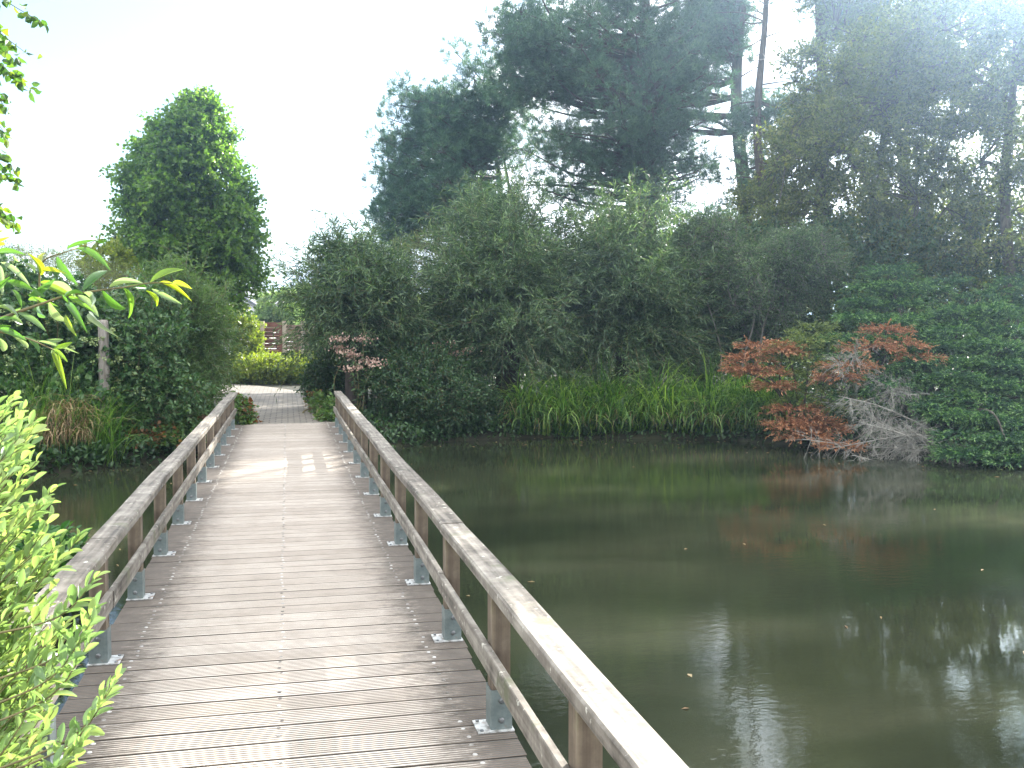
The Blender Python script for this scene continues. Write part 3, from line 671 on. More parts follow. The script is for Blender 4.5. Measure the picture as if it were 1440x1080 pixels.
# ------------------------------------------------------------------ trees behind the pond
def G(px, d, up=0.): p = at(px, d); p[2] = gz1(p[0], p[1]) + up; return p
def blob(px, py, d, rx, rz, w=1., ry=None): return (A3(px, py, d), (rx, rx if ry is None else ry, rz), w)
pine('leftmost pine, blue green with a rounded crown, rising behind the willows', G(735, 35), A3(655, 130, 34), .24,
     [blob(610, 225, 34, 2.1, 2.4, 3), blob(665, 170, 34, 1.7, 2.0, 2), blob(560, 290, 33.5, 1.0, 1.3, 1), blob(640, 290, 33.5, 2.2, 1.1, 1.6), blob(700, 140, 34, 1.0, 1.1, .7), blob(600, 150, 34, 1.0, .9, .8), blob(700, 210, 33.5, 1.0, 1.0, .5), blob(545, 320, 33.5, .7, .8, .5)], 240, 11, rc=.6, tufts=32,
     trunks=[(G(742, 35), A3(680, 120, 34), .2), (G(755, 35), A3(700, 170, 34.4), .12)])
pine('broad dark pine reaching out of the picture above the middle willow', G(915, 31), A3(900, -180, 31), .38,
     [blob(800, 60, 30.5, 2.2, 2.2, 2.5), blob(900, 120, 30, 2.3, 2.3, 3), blob(850, 200, 31, 2.4, 1.1, 2), blob(930, 230, 31, 1.5, .9, 1.2), blob(760, 110, 31, 1.6, 1.0, 1.2), blob(875, -60, 31, 2.3, 2.0, 2.4), blob(800, -110, 31, 2.1, 1.5, 1.2), blob(945, 70, 31, 1.2, 1.4, 1.2), blob(790, 250, 31, 1.5, .8, .9), blob(720, 60, 30.5, .9, .9, .6), blob(860, 290, 31.5, 2.0, .8, .9)], 360, 12, rc=.64, tufts=32)
pine('tall straight pine whose thick bare dark trunk shows beside a sky gap', G(1035, 32), A3(1032, -260, 32), .30,
     [blob(1005, 40, 32.5, 1.1, 1.3, 2), blob(935, 150, 32.5, 1.0, 1.3, 1.3), blob(1030, -190, 32, 2.2, 1.7, 2), blob(1000, 320, 33, 1.1, .6, .6), blob(985, 70, 32, 1.3, 1.3, 1)], 150, 13, rc=.6, tufts=30, extra_dead=46)
pine('slim pine trunk with snapped side branches, just right of the tallest bare trunk', G(1078, 30), A3(1070, -160, 30), .2,
     [blob(1060, -110, 30, 1.3, 1.0, 1.5), blob(1060, 270, 30.5, .9, .9, .6), blob(1072, 185, 30.5, .8, 1.1, 1)], 58, 14, rc=.55, tufts=28, extra_dead=52)
pine('pine at the right end of the row, its dark trunk rising behind the thorn tree', G(1160, 31), A3(1150, -240, 31), .3,
     [blob(1190, 0, 31, 1.6, 1.4, 2), blob(1230, -120, 31, 2.4, 2.0, 1.8), blob(1150, 180, 31, 1.2, 1.0, 1)], 130, 15, rc=.62, tufts=30, extra_dead=34)
tree('thorn_tree', 'dense small leaved tree with a brownish green crown behind the large juniper', 'tree', G(1215, 25.5), A3(1230, 170, 25.5), .17,
     [blob(1210, 250, 25.5, 2.4, 2.6, 3), blob(1120, 300, 25, 1.5, 1.6, 1.2), blob(1260, 150, 25.5, 2.2, 1.8, 2), blob(1190, 120, 26, 1.6, 1.2, 1), blob(1300, 330, 25, 2.0, 1.6, 1.6), blob(1170, 400, 24.5, 1.7, 1.0, 1.1)],
     500, .6, 22, 12, .085, .055, 'thorn', 21, nlimb=16, trunks=[(G(1215, 25.5), A3(1240, 140, 25.5), .16), (G(1205, 25.3), A3(1150, 230, 25), .11), (G(1235, 25.6), A3(1330, 200, 25.4), .1)])
tree('leaning_tree', 'tall thin leaved tree with a dark leaning trunk at the right edge, against the glare', 'tree', G(1420, 23), A3(1380, -40, 23), .19,
     [blob(1400, 20, 23, 2.2, 2.2, 2), blob(1450, 220, 23.5, 1.8, 2.4, 2), blob(1330, 60, 23, 1.5, 1.3, 1), blob(1520, 60, 23, 2.3, 2.4, 1.5), blob(1400, 360, 23.5, 1.9, 1.2, 1.2)],
     310, .62, 20, 11, .09, .06, 'thorn', 22, nlimb=12, trunks=[(G(1425, 23), A3(1415, -60, 23), .17), (G(1450, 23.2), A3(1500, 60, 23), .1)], limb_draw=1)
tree('ash_tree', 'sparse pale leaved treetop in the glare above the thorn tree', 'tree', G(1290, 28.5), A3(1270, -140, 28.5), .24,
     [blob(1250, -10, 28.5, 2.0, 2.0, 2), blob(1340, -80, 28.5, 2.2, 2.0, 2)], 200, .75, 18, 11, .12, .06, 'olive', 23, nlimb=10)
# side shrub with pale bare stems
tree('twiggy_shrub', 'open twiggy grey green shrub with pale bare stems behind the sedge end', 'shrub', G(1040, 21.8), A3(1050, 330, 22), .05,
     [blob(1060, 400, 22.3, 1.3, .95, 2), blob(1000, 360, 22.5, .9, .8, 1), blob(1120, 370, 22, .9, .7, 1)], 260, .45, 18, 12, .07, .024, 'willow', 24, bark='bark_pale', nlimb=22,
     trunks=[(G(1040, 21.6), A3(1110, 330, 22), .032), (G(1032, 21.7), A3(985, 400, 21.8), .03), (G(1046, 21.7), A3(1060, 330, 22.3), .032)])
# willows along the far bank
willow('grey green pollard willow with a dark knobbly head at the right bridge end', G(502, 20.8), 2.0, 1.5, 3.75, 420, 46, 31, trunk_r=.2, low=.3)
willow('big round pollard willow over the middle of the far bank, behind the dark rounded bush', G(712, 22), 1.9, 2.6, 5.05, 760, 58, 32, trunk_r=.24, low=.4)
willow('pollard willow standing behind the sedges, right of the biggest willow', G(880, 22.3), 1.8, 2.45, 4.9, 720, 56, 33, trunk_r=.24, low=.42)
willow('shaded willow bush at the right end of the willow row, next to the twiggy shrub', G(985, 23.6), 1.5, 1.7, 4.2, 380, 46, 34, trunk_r=.15, low=.4)
bush('olive_shrub', 'olive green feathery shrub filling the gap between the two left pollard willows', 'shrub', G(590, 24), [blob(585, 395, 24, 1.3, 1.0, 1), blob(560, 460, 24, 1.5, .9, 1), blob(615, 370, 24.5, .9, .9, .6)], 2000, 12, .3, .05, .018, 'olive', 35, T=T_RH)
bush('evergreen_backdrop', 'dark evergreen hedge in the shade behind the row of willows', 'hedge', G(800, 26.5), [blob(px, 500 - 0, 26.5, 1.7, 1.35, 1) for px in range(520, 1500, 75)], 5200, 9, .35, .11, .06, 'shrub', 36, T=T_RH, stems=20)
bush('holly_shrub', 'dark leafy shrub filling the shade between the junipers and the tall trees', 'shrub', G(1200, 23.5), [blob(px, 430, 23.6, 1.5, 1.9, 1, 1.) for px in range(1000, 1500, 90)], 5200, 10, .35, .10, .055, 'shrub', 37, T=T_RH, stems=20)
# bank shrubs
bush('rounded_shrub', 'dark rounded small leaved bush leaning over the water beside the bridge end', 'shrub', G(620, 19.6), [blob(615, 560, 19.4, .95, .62, 2), blob(570, 545, 19.6, .7, .6, 1.3), blob(660, 575, 19.6, .55, .45, 1), blob(600, 520, 20, .8, .5, 1)], 2300, 13, .2, .06, .032, 'shrub', 41, stems=20)
bush('leafy_shrub', 'upright leafy shrub behind the dark rounded bush, right of the flowering stems', 'shrub', G(580, 21), [blob(580, 500, 21, 1.2, .75, 2), blob(640, 515, 21, .9, .6, 1)], 1500, 13, .3, .08, .03, 'shrub', 42, upb=1.2)
bush('privet_shrub', 'shaded green shrub at the right edge of the brick path, under the dark headed willow', 'shrub', G(458, 21.6), [blob(458, 545, 21.4, .42, .5, 2), blob(480, 515, 21.8, .5, .6, 2), blob(462, 500, 22.6, .45, .7, 1)], 1300, 13, .24, .07, .03, 'shrub', 43)
def herb(label, base, tips, seed, name='flowering_herb'):
    rng = np.random.default_rng(seed); root = thing(name, label, 'flowering plant', base, 'plants with faded pink flower heads'); tb = Tubes(); P = []; D = []; FP = []
    for tpt in tips:
        b0 = np.array(base) + rng.normal(size=3) * np.array([.15, .15, 0]); p = tubes_to(tb, b0, tpt, .01, .005, rng, .06, 5, 7)
        for q in p[4:]:
            for k in range(4): P.append(q); D.append(nrm(rdir(rng, 1)[0] * np.array([1, 1, .3]) - UP * .1))
        u = rng.normal(size=(70, 3)) * np.array([.11, .11, .035]); FP.append(np.array(tpt) + u)
    tb.build('stem', M['stem_green'], root)
    P = np.array(P); n = len(P); leaf_obj('foliage', P, np.array(D), UP + rng.normal(size=(n, 3)) * .4, .13, .04, T_OV, M['shrub'], root, rng.random(n))
    FP = np.vstack(FP); n = len(FP); leaf_obj('flower_head', FP, rdir(rng, n) + UP, rng.normal(size=(n, 3)), .05, .035, T_OV, M['pink'], root, rng.random(n))
herb('tall herb with clusters of faded pink flower heads rising beside the bridge end', G(500, 19.4), [A3(476, 478, 19.4), A3(487, 497, 19.3), A3(497, 502, 19.5), A3(478, 490, 19.6), A3(510, 478, 19.6), A3(527, 513, 19.2), A3(494, 519, 19.2), A3(518, 508, 19.5)], 44)
herb('small group of faded pink flower heads under the biggest willow', G(632, 20.4), [A3(618, 487, 20.3), A3(632, 484, 20.4), A3(655, 494, 20.3), A3(645, 498, 20.2)], 45)
# sedges
rng = np.random.default_rng(50)
n = 3600; u = rng.random(n); bl = smoothpath([G(722, 19.75), G(800, 19.75), G(900, 19.7), G(1000, 19.7), G(1075, 19.2), G(1100, 18.8)], 20)
k = u * (len(bl) - 1.001); i0 = k.astype(int); P = bl[i0] + (bl[i0 + 1] - bl[i0]) * (k - i0)[:, None]
back = rng.random(n) ** 1.3 * 1.3; P = P + np.stack([np.full(n, .25), np.full(n, 1.), np.zeros(n)], -1) * back[:, None]
cl = np.round(u * 26) / 26; P[:, :2] += rng.normal(size=(n, 2)) * .05; P[:, 1] -= pond_sd(P[:, 0], P[:, 1]) - back * .9 - .04; P[:, 2] = gz(P[:, 0], P[:, 1])
az = -math.pi / 2 + rng.normal(size=n) * 1.25
s = grass_obj('sedge_bed', rng, P, .8 + .65 * rng.random(n) + .2 * np.sin(u * 45), .014 + .020 * rng.random(n), R(22) + R(78) * rng.random(n) ** .85, 'sedge', az=az, cols=rng.random(n))
n = 520; k = (rng.random(n) * (len(bl) - 1.01)).astype(int); P = bl[k] + rng.normal(size=(n, 3)) * np.array([.3, .1, 0]); P[:, 1] -= pond_sd(P[:, 0], P[:, 1]) - .1 - .6 * rng.random(n); P[:, 2] = gz(P[:, 0], P[:, 1]) + .05
s2 = grass_obj('dead_sedge', rng, P, .4 + .6 * rng.random(n), .010 + .012 * rng.random(n), R(50) + R(70) * rng.random(n), 'sedge_dry', az=-math.pi / 2 + rng.normal(size=n) * 1.2); tag(s2, 'bent dead straw coloured blades low in the sedge bed', 'sedge', kind='stuff')
tag(s, 'long bed of arching bright green sedge along the far waterline under the willows', 'sedge', kind='stuff')

# junipers
def juniper(label, base, pads, seed, dead=(), grey=(), mat='juniper', group='spreading junipers on the bank'):
    rng = np.random.default_rng(seed); base = np.array(base, float); root = thing('spreading_juniper', label, 'juniper', base, group)
    tb = Tubes()
    def spray(PD, per, m, nm, par, drp=.12):
        C = np.array([p for p, r in PD]); Rr = np.array([r for p, r in PD]); nC = len(C)
        th = rng.random((nC, per)) * 2 * math.pi; rr = Rr[:, None] * rng.random((nC, per)) ** .6
        O = C[:, None] + np.stack([rr * np.cos(th), rr * np.sin(th), -.30 * rr ** 2 / Rr[:, None] + rng.normal(size=rr.shape) * .02], -1)
        D = nrm(np.stack([np.cos(th), np.sin(th), .22 + 0 * th], -1) + rng.normal(size=O.shape) * .25)
        O = O.reshape(-1, 3); D = D.reshape(-1, 3)
        P, LD = twig_leaves(rng, O, D, .17 + .12 * rng.random(len(O)), 13, .55, drp, .0, .004); n = len(P)
        return leaf_obj(nm, P, LD, UP + rng.normal(size=(n, 3)) * .35, .055 * (.7 + .6 * rng.random(n)), .02, T_RH, M[m], par, .22 * np.repeat(rng.random(nC), per * 13) + .58 * np.tile(np.arange(13) / 12., nC * per) ** 1.6 + .25 * rng.random(n))  # dark bases, pale tips: backlit sun put into the spray colour
    for c, r in pads[::4]: tubes_to(tb, base + rng.normal(size=3) * np.array([.2, .2, 0]), c - UP * .1, .03, .01, rng, .02, 5)
    for c, r in dead: tubes_to(tb, base, c - UP * .05, .03, .01, rng, .1, 4)
    tb.build('trunk', M['bark'], root)
    spray(pads, 58, mat, 'foliage', root)
    if len(dead):
        o = spray(dead, 80, 'juniper_dead', 'dead_foliage', root); o['label'] = 'dead red brown sprays'
    if len(grey):
        tg = Tubes(); TO = []; TD = []
        for a, b in grey:
            p = tubes_to(tg, a + rng.normal(size=3) * .12, b + rng.normal(size=3) * .1, .018, .004, rng, -.04 + .1 * rng.random(), 4, 7)
            for q, q2 in zip(p[2:-1], p[3:]):
                t = nrm(q2 - q)
                for _ in range(5): TO.append(q); TD.append(nrm(t * .8 + rdir(rng, 1)[0] * 1.0 - UP * .15))
        TO = np.array(TO); TD = np.array(TD); TL = .2 + .3 * rng.random(len(TO))
        e = TO + TD * TL[:, None] * .6
        O2 = np.repeat(e, 3, 0); D2 = nrm(np.repeat(TD, 3, 0) + rdir(rng, len(O2)) * .6)
        V, F = merge([(np.vstack(tg.V), np.vstack(tg.F)), straight_twigs(TO, TD, TL, .0045, .2), straight_twigs(O2, D2, .15, .0025, .15, 2)])
        o = build('dead_branch', V, F, M['dead_twig'], root); o['label'] = 'bare grey dead branches hanging to the water'
    return root
rng = np.random.default_rng(60); pads = []
while len(pads) < 290:
    px = 1105 + 430 * rng.random(); v = rng.random(); py = 375 + 265 * v
    left = np.interp(py, [365, 400, 450, 500, 540, 600, 640], [1225, 1205, 1165, 1150, 1190, 1300, 1330]); top = np.interp(px, [1200, 1230, 1300, 1360, 1400, 1440, 1540], [385, 372, 385, 405, 430, 450, 470])
    if px < left + 15 or py < top: continue
    if 1180 < px < 1300 and 480 < py: 
        if rng.random() < .6: continue
    d = 20.3 - 4.6 * v - .5 * abs(px - 1300) / 200 + rng.normal() * .15
    py = 372 + round((py - 372) / 24) * 24 + rng.normal() * 3.5 + 9 * math.sin(px * .021 + v * 3); q = A3(px, py, d)
    if q[2] < gz1(q[0], q[1]) + .05: q[2] = -.3
    pads.append((q, .16 + .22 * rng.random() ** 1.4))
gb = lambda px, py, d: A3(px, py, d)
juniper('large spreading juniper, layered green sprays above a tangle of grey dead branches', G(1300, 18.6), pads, 61,
        dead=[(gb(1225, 485, 17.6), .45), (gb(1195, 510, 17.4), .4), (gb(1265, 480, 17.8), .38), (gb(1180, 528, 17.2), .3), (gb(1245, 462, 18), .3), (gb(1290, 500, 17.8), .3), (gb(1185, 625, 16.6), .26)],
        grey=[(gb(1325, 632, 16.7), gb(a, b, 16.3)) for a, b in ((1172, 552), (1200, 562), (1232, 585), (1150, 612), (1160, 638), (1195, 640), (1235, 645), (1205, 605), (1280, 600), (1250, 612))]
             + [(gb(1310, 562, 17.4), gb(a, b, 17)) for a, b in ((1168, 502), (1185, 515), (1225, 530), (1255, 548))] + [(gb(1340, 630, 16.4), gb(a, b, 15.9)) for a, b in ((1370, 650), (1330, 655), (1290, 650), (1380, 640))])
pads = [(gb(1140, 470, 18.3), .4), (gb(1115, 480, 18.1), .35), (gb(1165, 485, 18.3), .35), (gb(1130, 500, 18), .4), (gb(1160, 515, 18), .35), (gb(1120, 525, 17.9), .35), (gb(1150, 545, 17.8), .4), (gb(1125, 560, 17.8), .35), (gb(1165, 570, 17.7), .35), (gb(1100, 500, 18.2), .3), (gb(1145, 458, 18.6), .3)]
juniper('small olive green juniper with rust brown dead sprays beside the sedge bed', G(1130, 18.4), pads, 62, mat='juniper_olive',
        dead=[(gb(1075, 482, 18.2), .42), (gb(1055, 500, 18.1), .33), (gb(1100, 490, 18), .3), (gb(1070, 520, 17.9), .36), (gb(1090, 540, 17.8), .26), (gb(1045, 518, 18), .25), (gb(1120, 572, 17.5), .38), (gb(1145, 590, 17.3), .36), (gb(1110, 595, 17.3), .3), (gb(1165, 600, 17.2), .3), (gb(1135, 610, 17.1), .3)])
pads = [(A3(1395 + 150 * rng.random(), 375 + 75 * rng.random(), 21.5 - rng.random()), .35 + .25 * rng.random()) for _ in range(34)]
juniper('dark juniper at the right edge, rising behind the large spreading juniper', G(1450, 22), pads, 63)

# ------------------------------------------------------------------ left bank
tree('lime_tree', 'tall columnar lime tree with a dense bright green crown left of the path', 'tree', G(272, 28), A3(275, 160, 28), .16,
     [blob(268, 325, 28, 1.95, 1.4, 3), blob(270, 260, 28, 1.72, 1.2, 2.2), blob(275, 208, 28, 1.08, .9, 1.4), blob(280, 178, 28, .55, .5, .6), blob(286, 158, 28, .25, .25, .2), blob(290, 385, 28, 1.5, 1.0, 1.2), blob(270, 300, 28, 1.2, 2.4, 1)], 430, .56, 20, 12, .095, .08, 'linden', 71, nlimb=18, T=T_OV, shell=.4, upb=.2)
willow('pollard willow with a dark split head beside the far left end of the bridge', G(252, 18.6), 1.35, .92, 3.2, 420, 40, 72, mat='willow_fresh', trunk_r=.2, low=.45, LL=.11)
bush('ivy_hedge', 'dark ivy covered hedge with pale round flower heads on the left bank', 'hedge', G(60, 17), [blob(60, 480, 17, 1.5, 1.1, 2), blob(-40, 470, 17, 1.5, 1.3, 2), blob(140, 510, 17, .9, .95, 1.3), blob(60, 560, 16.6, 1.6, .7, 1.2), blob(-120, 500, 16.6, 1.4, 1.3, 1)], 4600, 9, .2, .085, .08, 'ivy', 73, T=T_FOLD, stems=20)
rng = np.random.default_rng(74)
bush('dogwood_shrub', 'pale leaved shrub between the ivy hedge and the split headed willow', 'shrub', G(190, 17), [blob(190, 500, 16.9, .75, .75, 2), blob(205, 450, 17.3, .65, .6, 1), blob(170, 560, 16.8, .7, .55, 1), blob(230, 560, 16.9, .6, .5, 1)], 1400, 10, .26, .085, .045, 'ivy', 75)
bush('willow_undergrowth', 'fresh green leafy shrub around the foot of the split headed willow', 'shrub', G(285, 18), [blob(265, 560, 17.9, .5, .5, 2), blob(272, 520, 18.3, .38, .6, 1), blob(240, 575, 17.6, .5, .35, 1), blob(284, 500, 18.6, .2, .8, 1)], 1300, 13, .25, .09, .02, 'willow_fresh', 76, T=T_RH)
bush('feathery_shrub', 'soft olive green feathery shrub rising behind the ivy hedge', 'shrub', G(70, 22), [blob(70, 410, 22, 1.5, .95, 2), blob(0, 400, 22, 1.2, 1.0, 1), blob(-80, 400, 22, 1.3, 1.1, 1), blob(150, 420, 22, .8, .75, 1)], 3200, 14, .3, .045, .014, 'olive', 77, T=T_RH)
bush('golden_shrub', 'yellow leaved shrub showing just above the feathery shrub, left of the lime tree', 'shrub', G(150, 25), [blob(152, 372, 25, .6, .45, 1), blob(155, 420, 25, .9, .8, 1)], 420, 10, .22, .1, .07, 'yellow', 78)
# ivy flower balls
root = [o for o in COL.objects if o.name == 'ivy_hedge'][0]
P = env_points(rng, [blob(60, 500, 16.5, 1.5, .95, 2), blob(150, 520, 16.6, .8, .8, 1), blob(0, 480, 16.5, 1.3, 1.1, 1)], 520, .97)
u = rdir(rng, 10); Q = (P[:, None] + u[None] * .012).reshape(-1, 3)
leaf_obj('flower_head', Q, np.tile(u, (len(P), 1)), rng.normal(size=(len(Q), 3)), .032, .03, T_OV, M['ivyflower'], root, rng.random(len(Q)))['kind'] = 'stuff'
o = None
tb = Tubes(); b0 = G(146, 16.15); tb.add([b0 - UP * .2, b0 + UP * .9, A3(146, 455, 16.15), A3(146, 450, 16.15), A3(146, 449.5, 16.15)], 0, k=12, radii=[.085, .085, .082, .07, .005])
o = tb.build('wooden_post', M['trelliswood']); tag(o, 'weathered grey wooden post sticking up out of the ivy hedge', 'post')
o = bpy.data.objects['wooden_post']; o.data.materials[0] = noise_mat('grey_post', [(.3, (.13, .11, .09)), (.7, (.30, .27, .23))], 6, stretch=(4, 4, .6))
# sedge clump with dry skirt
def clump(label, c, n, ln, rad, seed, dry=0, name='sedge_clump', group='sedge clumps on the left bank', az0=None, lean=(15, 70), wid=.011):
    rng = np.random.default_rng(seed); root = thing(name, label, 'sedge', c, group)
    P = np.array(c) + np.concatenate([rng.normal(size=(n, 2)) * rad, np.zeros((n, 1))], 1); P[:, 2] = np.maximum(gz(P[:, 0], P[:, 1]), -.4)
    az = rng.random(n) * 6.283 if az0 is None else az0 + rng.normal(size=n) * .7
    grass_obj('blade', rng, P, ln * (.6 + .5 * rng.random(n)), wid * (.7 + .8 * rng.random(n)), R(lean[0]) + R(lean[1] - lean[0]) * rng.random(n), 'sedge', root, az)['kind'] = 'stuff'
    if dry:
        P = np.array(c) + np.concatenate([rng.normal(size=(dry, 2)) * rad * .8, np.full((dry, 1), .02)], 1) + UP * rng.random((dry, 1)) ** 1.4 * .5
        az = -math.pi / 2 + rng.normal(size=dry) * 1.1
        o = grass_obj('dry_blade', rng, P, .35 + .5 * rng.random(dry) ** 1.3, .009 + .012 * rng.random(dry), R(60) + R(70) * rng.random(dry), 'sedge_dry', root, az); o['kind'] = 'stuff'
    return root
clump('sedge clump with a skirt of dead straw brown blades hanging to the water', G(85, 15.3), 240, 1.25, .22, 81, 520)
clump('green arching sedge at the water, right of the clump with dead blades', G(135, 15.5), 190, 1.15, .18, 82, az0=-.6)
clump('yellowish sedge left of the clump with dead blades, by the foreground leaves', G(35, 15.2), 240, 1.2, .3, 83)
clump('slender sedge with drooping tips in front of the ivy hedge', G(60, 15.9), 110, 1.75, .2, 84, lean=(5, 60), wid=.014)
tb = Tubes(); c = G(79, 14.95); c[2] = hz(643, 14.95)
dr = nrm(np.array([0., 0, 0]) + np.array([c[0] * -.2, -1, 0]))
tb.add([c - dr * .9, c, c + dr * .002, c - dr * .5, c - dr * .501], 0, k=16, radii=[.078, .078, .064, .064, .001])
o = tb.build('drain_pipe', M['beam']); tag(o, 'short grey drain pipe poking out of the bank under the dead sedge blades', 'pipe')

def geranium(label, base, blobs, n, seed, red=.3, group='low plants around the bridge end'):
    f = lambda C, rng: (np.sin(C[:, 0] * 4 + C[:, 1] * 3 + seed) * .8 + rng.normal(size=len(C)) * .5 + (C[:, 2] - base[2]) * 1.2 - .3) > (1.3 - 2.2 * red)
    return bush('geranium_patch', label, 'ground cover', base, blobs, n, 7, .14, .06, .06, 'geranium', seed, T=T_OV, group=group, upb=1.0, nb=.45, second=('geranium_red', f, 'autumn_foliage') if red > .05 else None, stems=6)
geranium('geranium patch turning red on the left bank at the water edge', G(240, 16.6), [blob(240, 622, 16.8, .75, .3, 2), blob(200, 640, 16.4, .5, .22, 1), blob(285, 610, 17.2, .35, .25, 1), blob(210, 605, 17.2, .6, .25, 1)], 900, 91, .42)
geranium('orange topped geranium clump spilling onto the planks at the left bridge end', G(338, 18.1), [blob(338, 585, 18.0, .18, .32, 2, .5), blob(343, 600, 17.9, .16, .2, 1, .4)], 260, 92, .5)
geranium('green geranium clump spilling onto the path at the right bridge end', G(452, 18.7), [blob(463, 590, 18.7, .2, .2, 2, .5), blob(456, 572, 19.8, .22, .2, 1, .5), blob(474, 580, 18.6, .2, .25, 1)], 340, 93, .02)
geranium('low plants turning orange along the right edge of the brick path', G(432, 20.3), [blob(440, 566, 20.5, .14, .14, 1, .6)], 40, 94, .3)
# hedge and the rest at the end of the path
hb = [blob(px, 522, 32.6, .75, .42, 1, .7) for px in range(240, 440, 22)] + [blob(px, 520, 33.6, .7, .4, 1, .6) for px in range(340, 440, 22)]
bush('low_hedge', 'low sunlit yellow green hedge across the end of the brick path', 'hedge', G(375, 33), hb, 3000, 9, .28, .10, .05, 'yellow', 95)
bush('yellow_climber', 'yellow green climbing plant beside the garden fence', 'climber', G(345, 34.2), [blob(347, 475, 34, .5, .65, 2), blob(335, 460, 34, .4, .6, 1), blob(350, 500, 34, .5, .4, 1)], 700, 9, .25, .10, .065, 'yellow', 96)
tree('young_tree', 'bright green bushy young tree behind the garden fence', 'tree', G(392, 42), A3(392, 430, 42), .08, [blob(392, 432, 42, .85, .75, 2), blob(410, 450, 42, .9, .7, 1), blob(375, 450, 42, .6, .5, 1)], 90, .35, 22, 10, .12, .06, 'bright', 97, nlimb=8)
tree('garden_tree', 'pale green garden tree further back, right of the young tree', 'tree', G(432, 47), A3(432, 430, 47), .1, [blob(432, 430, 47, 1.1, .9, 2), blob(470, 430, 47, 1.5, 1.0, 1)], 90, .4, 22, 9, .14, .06, 'olive', 98, nlimb=8)
# ground cover on the banks
rng = np.random.default_rng(99); pts = []
while len(pts) < 26000:
    X = rng.random(6000) * 26 - 9; Y = 9 + rng.random(6000) * 20; s = pond_sd(X, Y)
    dl = np.abs(X + .35 + np.clip(Y - 21, 0, 9) * .08)
    ok = (s > .02) & (s < 5) & ((dl > 1.35) | (s < .0)) & (rng.random(6000) < np.exp(-s / 1.6) + .25)
    pts += list(zip(X[ok], Y[ok]))
X, Y = np.array(pts[:26000]).T; n = len(X); P = np.stack([X, Y, gz(X, Y) + .02 + .16 * rng.random(n) ** 2], -1)
o = leaf_obj('undergrowth', P, rdir(rng, n) + UP * .5, rdir(rng, n) * .5 + UP, .10, .06, T_OV, M['shrub'], None, rng.beta(2, 2, n)); tag(o, 'low leafy ground cover on the banks', 'ground cover', kind='stuff')
X = rng.random(240000) * 26 - 9; Y = 7 + rng.random(240000) * 14; s = pond_sd(X, Y); ok = (s > -.12) & (s < .3) & ((np.abs(X + .05) > 1.3)); X, Y, s = X[ok], Y[ok], s[ok]; n = len(X)
P = np.stack([X, Y, -.43 + .42 * rng.random(n) * np.clip(1 + s * 2, 0, 1)], -1); D = rdir(rng, n) - UP * .5
o = leaf_obj('bank_cover', P, D, rdir(rng, n) * .6 + UP, .09, .05, T_OV, M['shrub'], None, rng.beta(2, 2, n)); tag(o, 'leaves trailing over the pond edge', 'ground cover', kind='stuff')
n = 15000; a = R(-75) + R(150) * rng.random(n); d = 75 + 30 * rng.random(n); top = 3.2 + 1.3 * np.sin(a * 17) * np.sin(a * 7 + 1)
P = np.stack([np.sin(a) * d, np.cos(a) * d, top * rng.random(n) ** .8], -1)
o = leaf_obj('treeline', P, rdir(rng, n), rdir(rng, n) + UP, 1.3, .8, T_OV, M['olive'], None, rng.random(n)); tag(o, 'far off line of trees and hedges', 'treeline', kind='stuff')
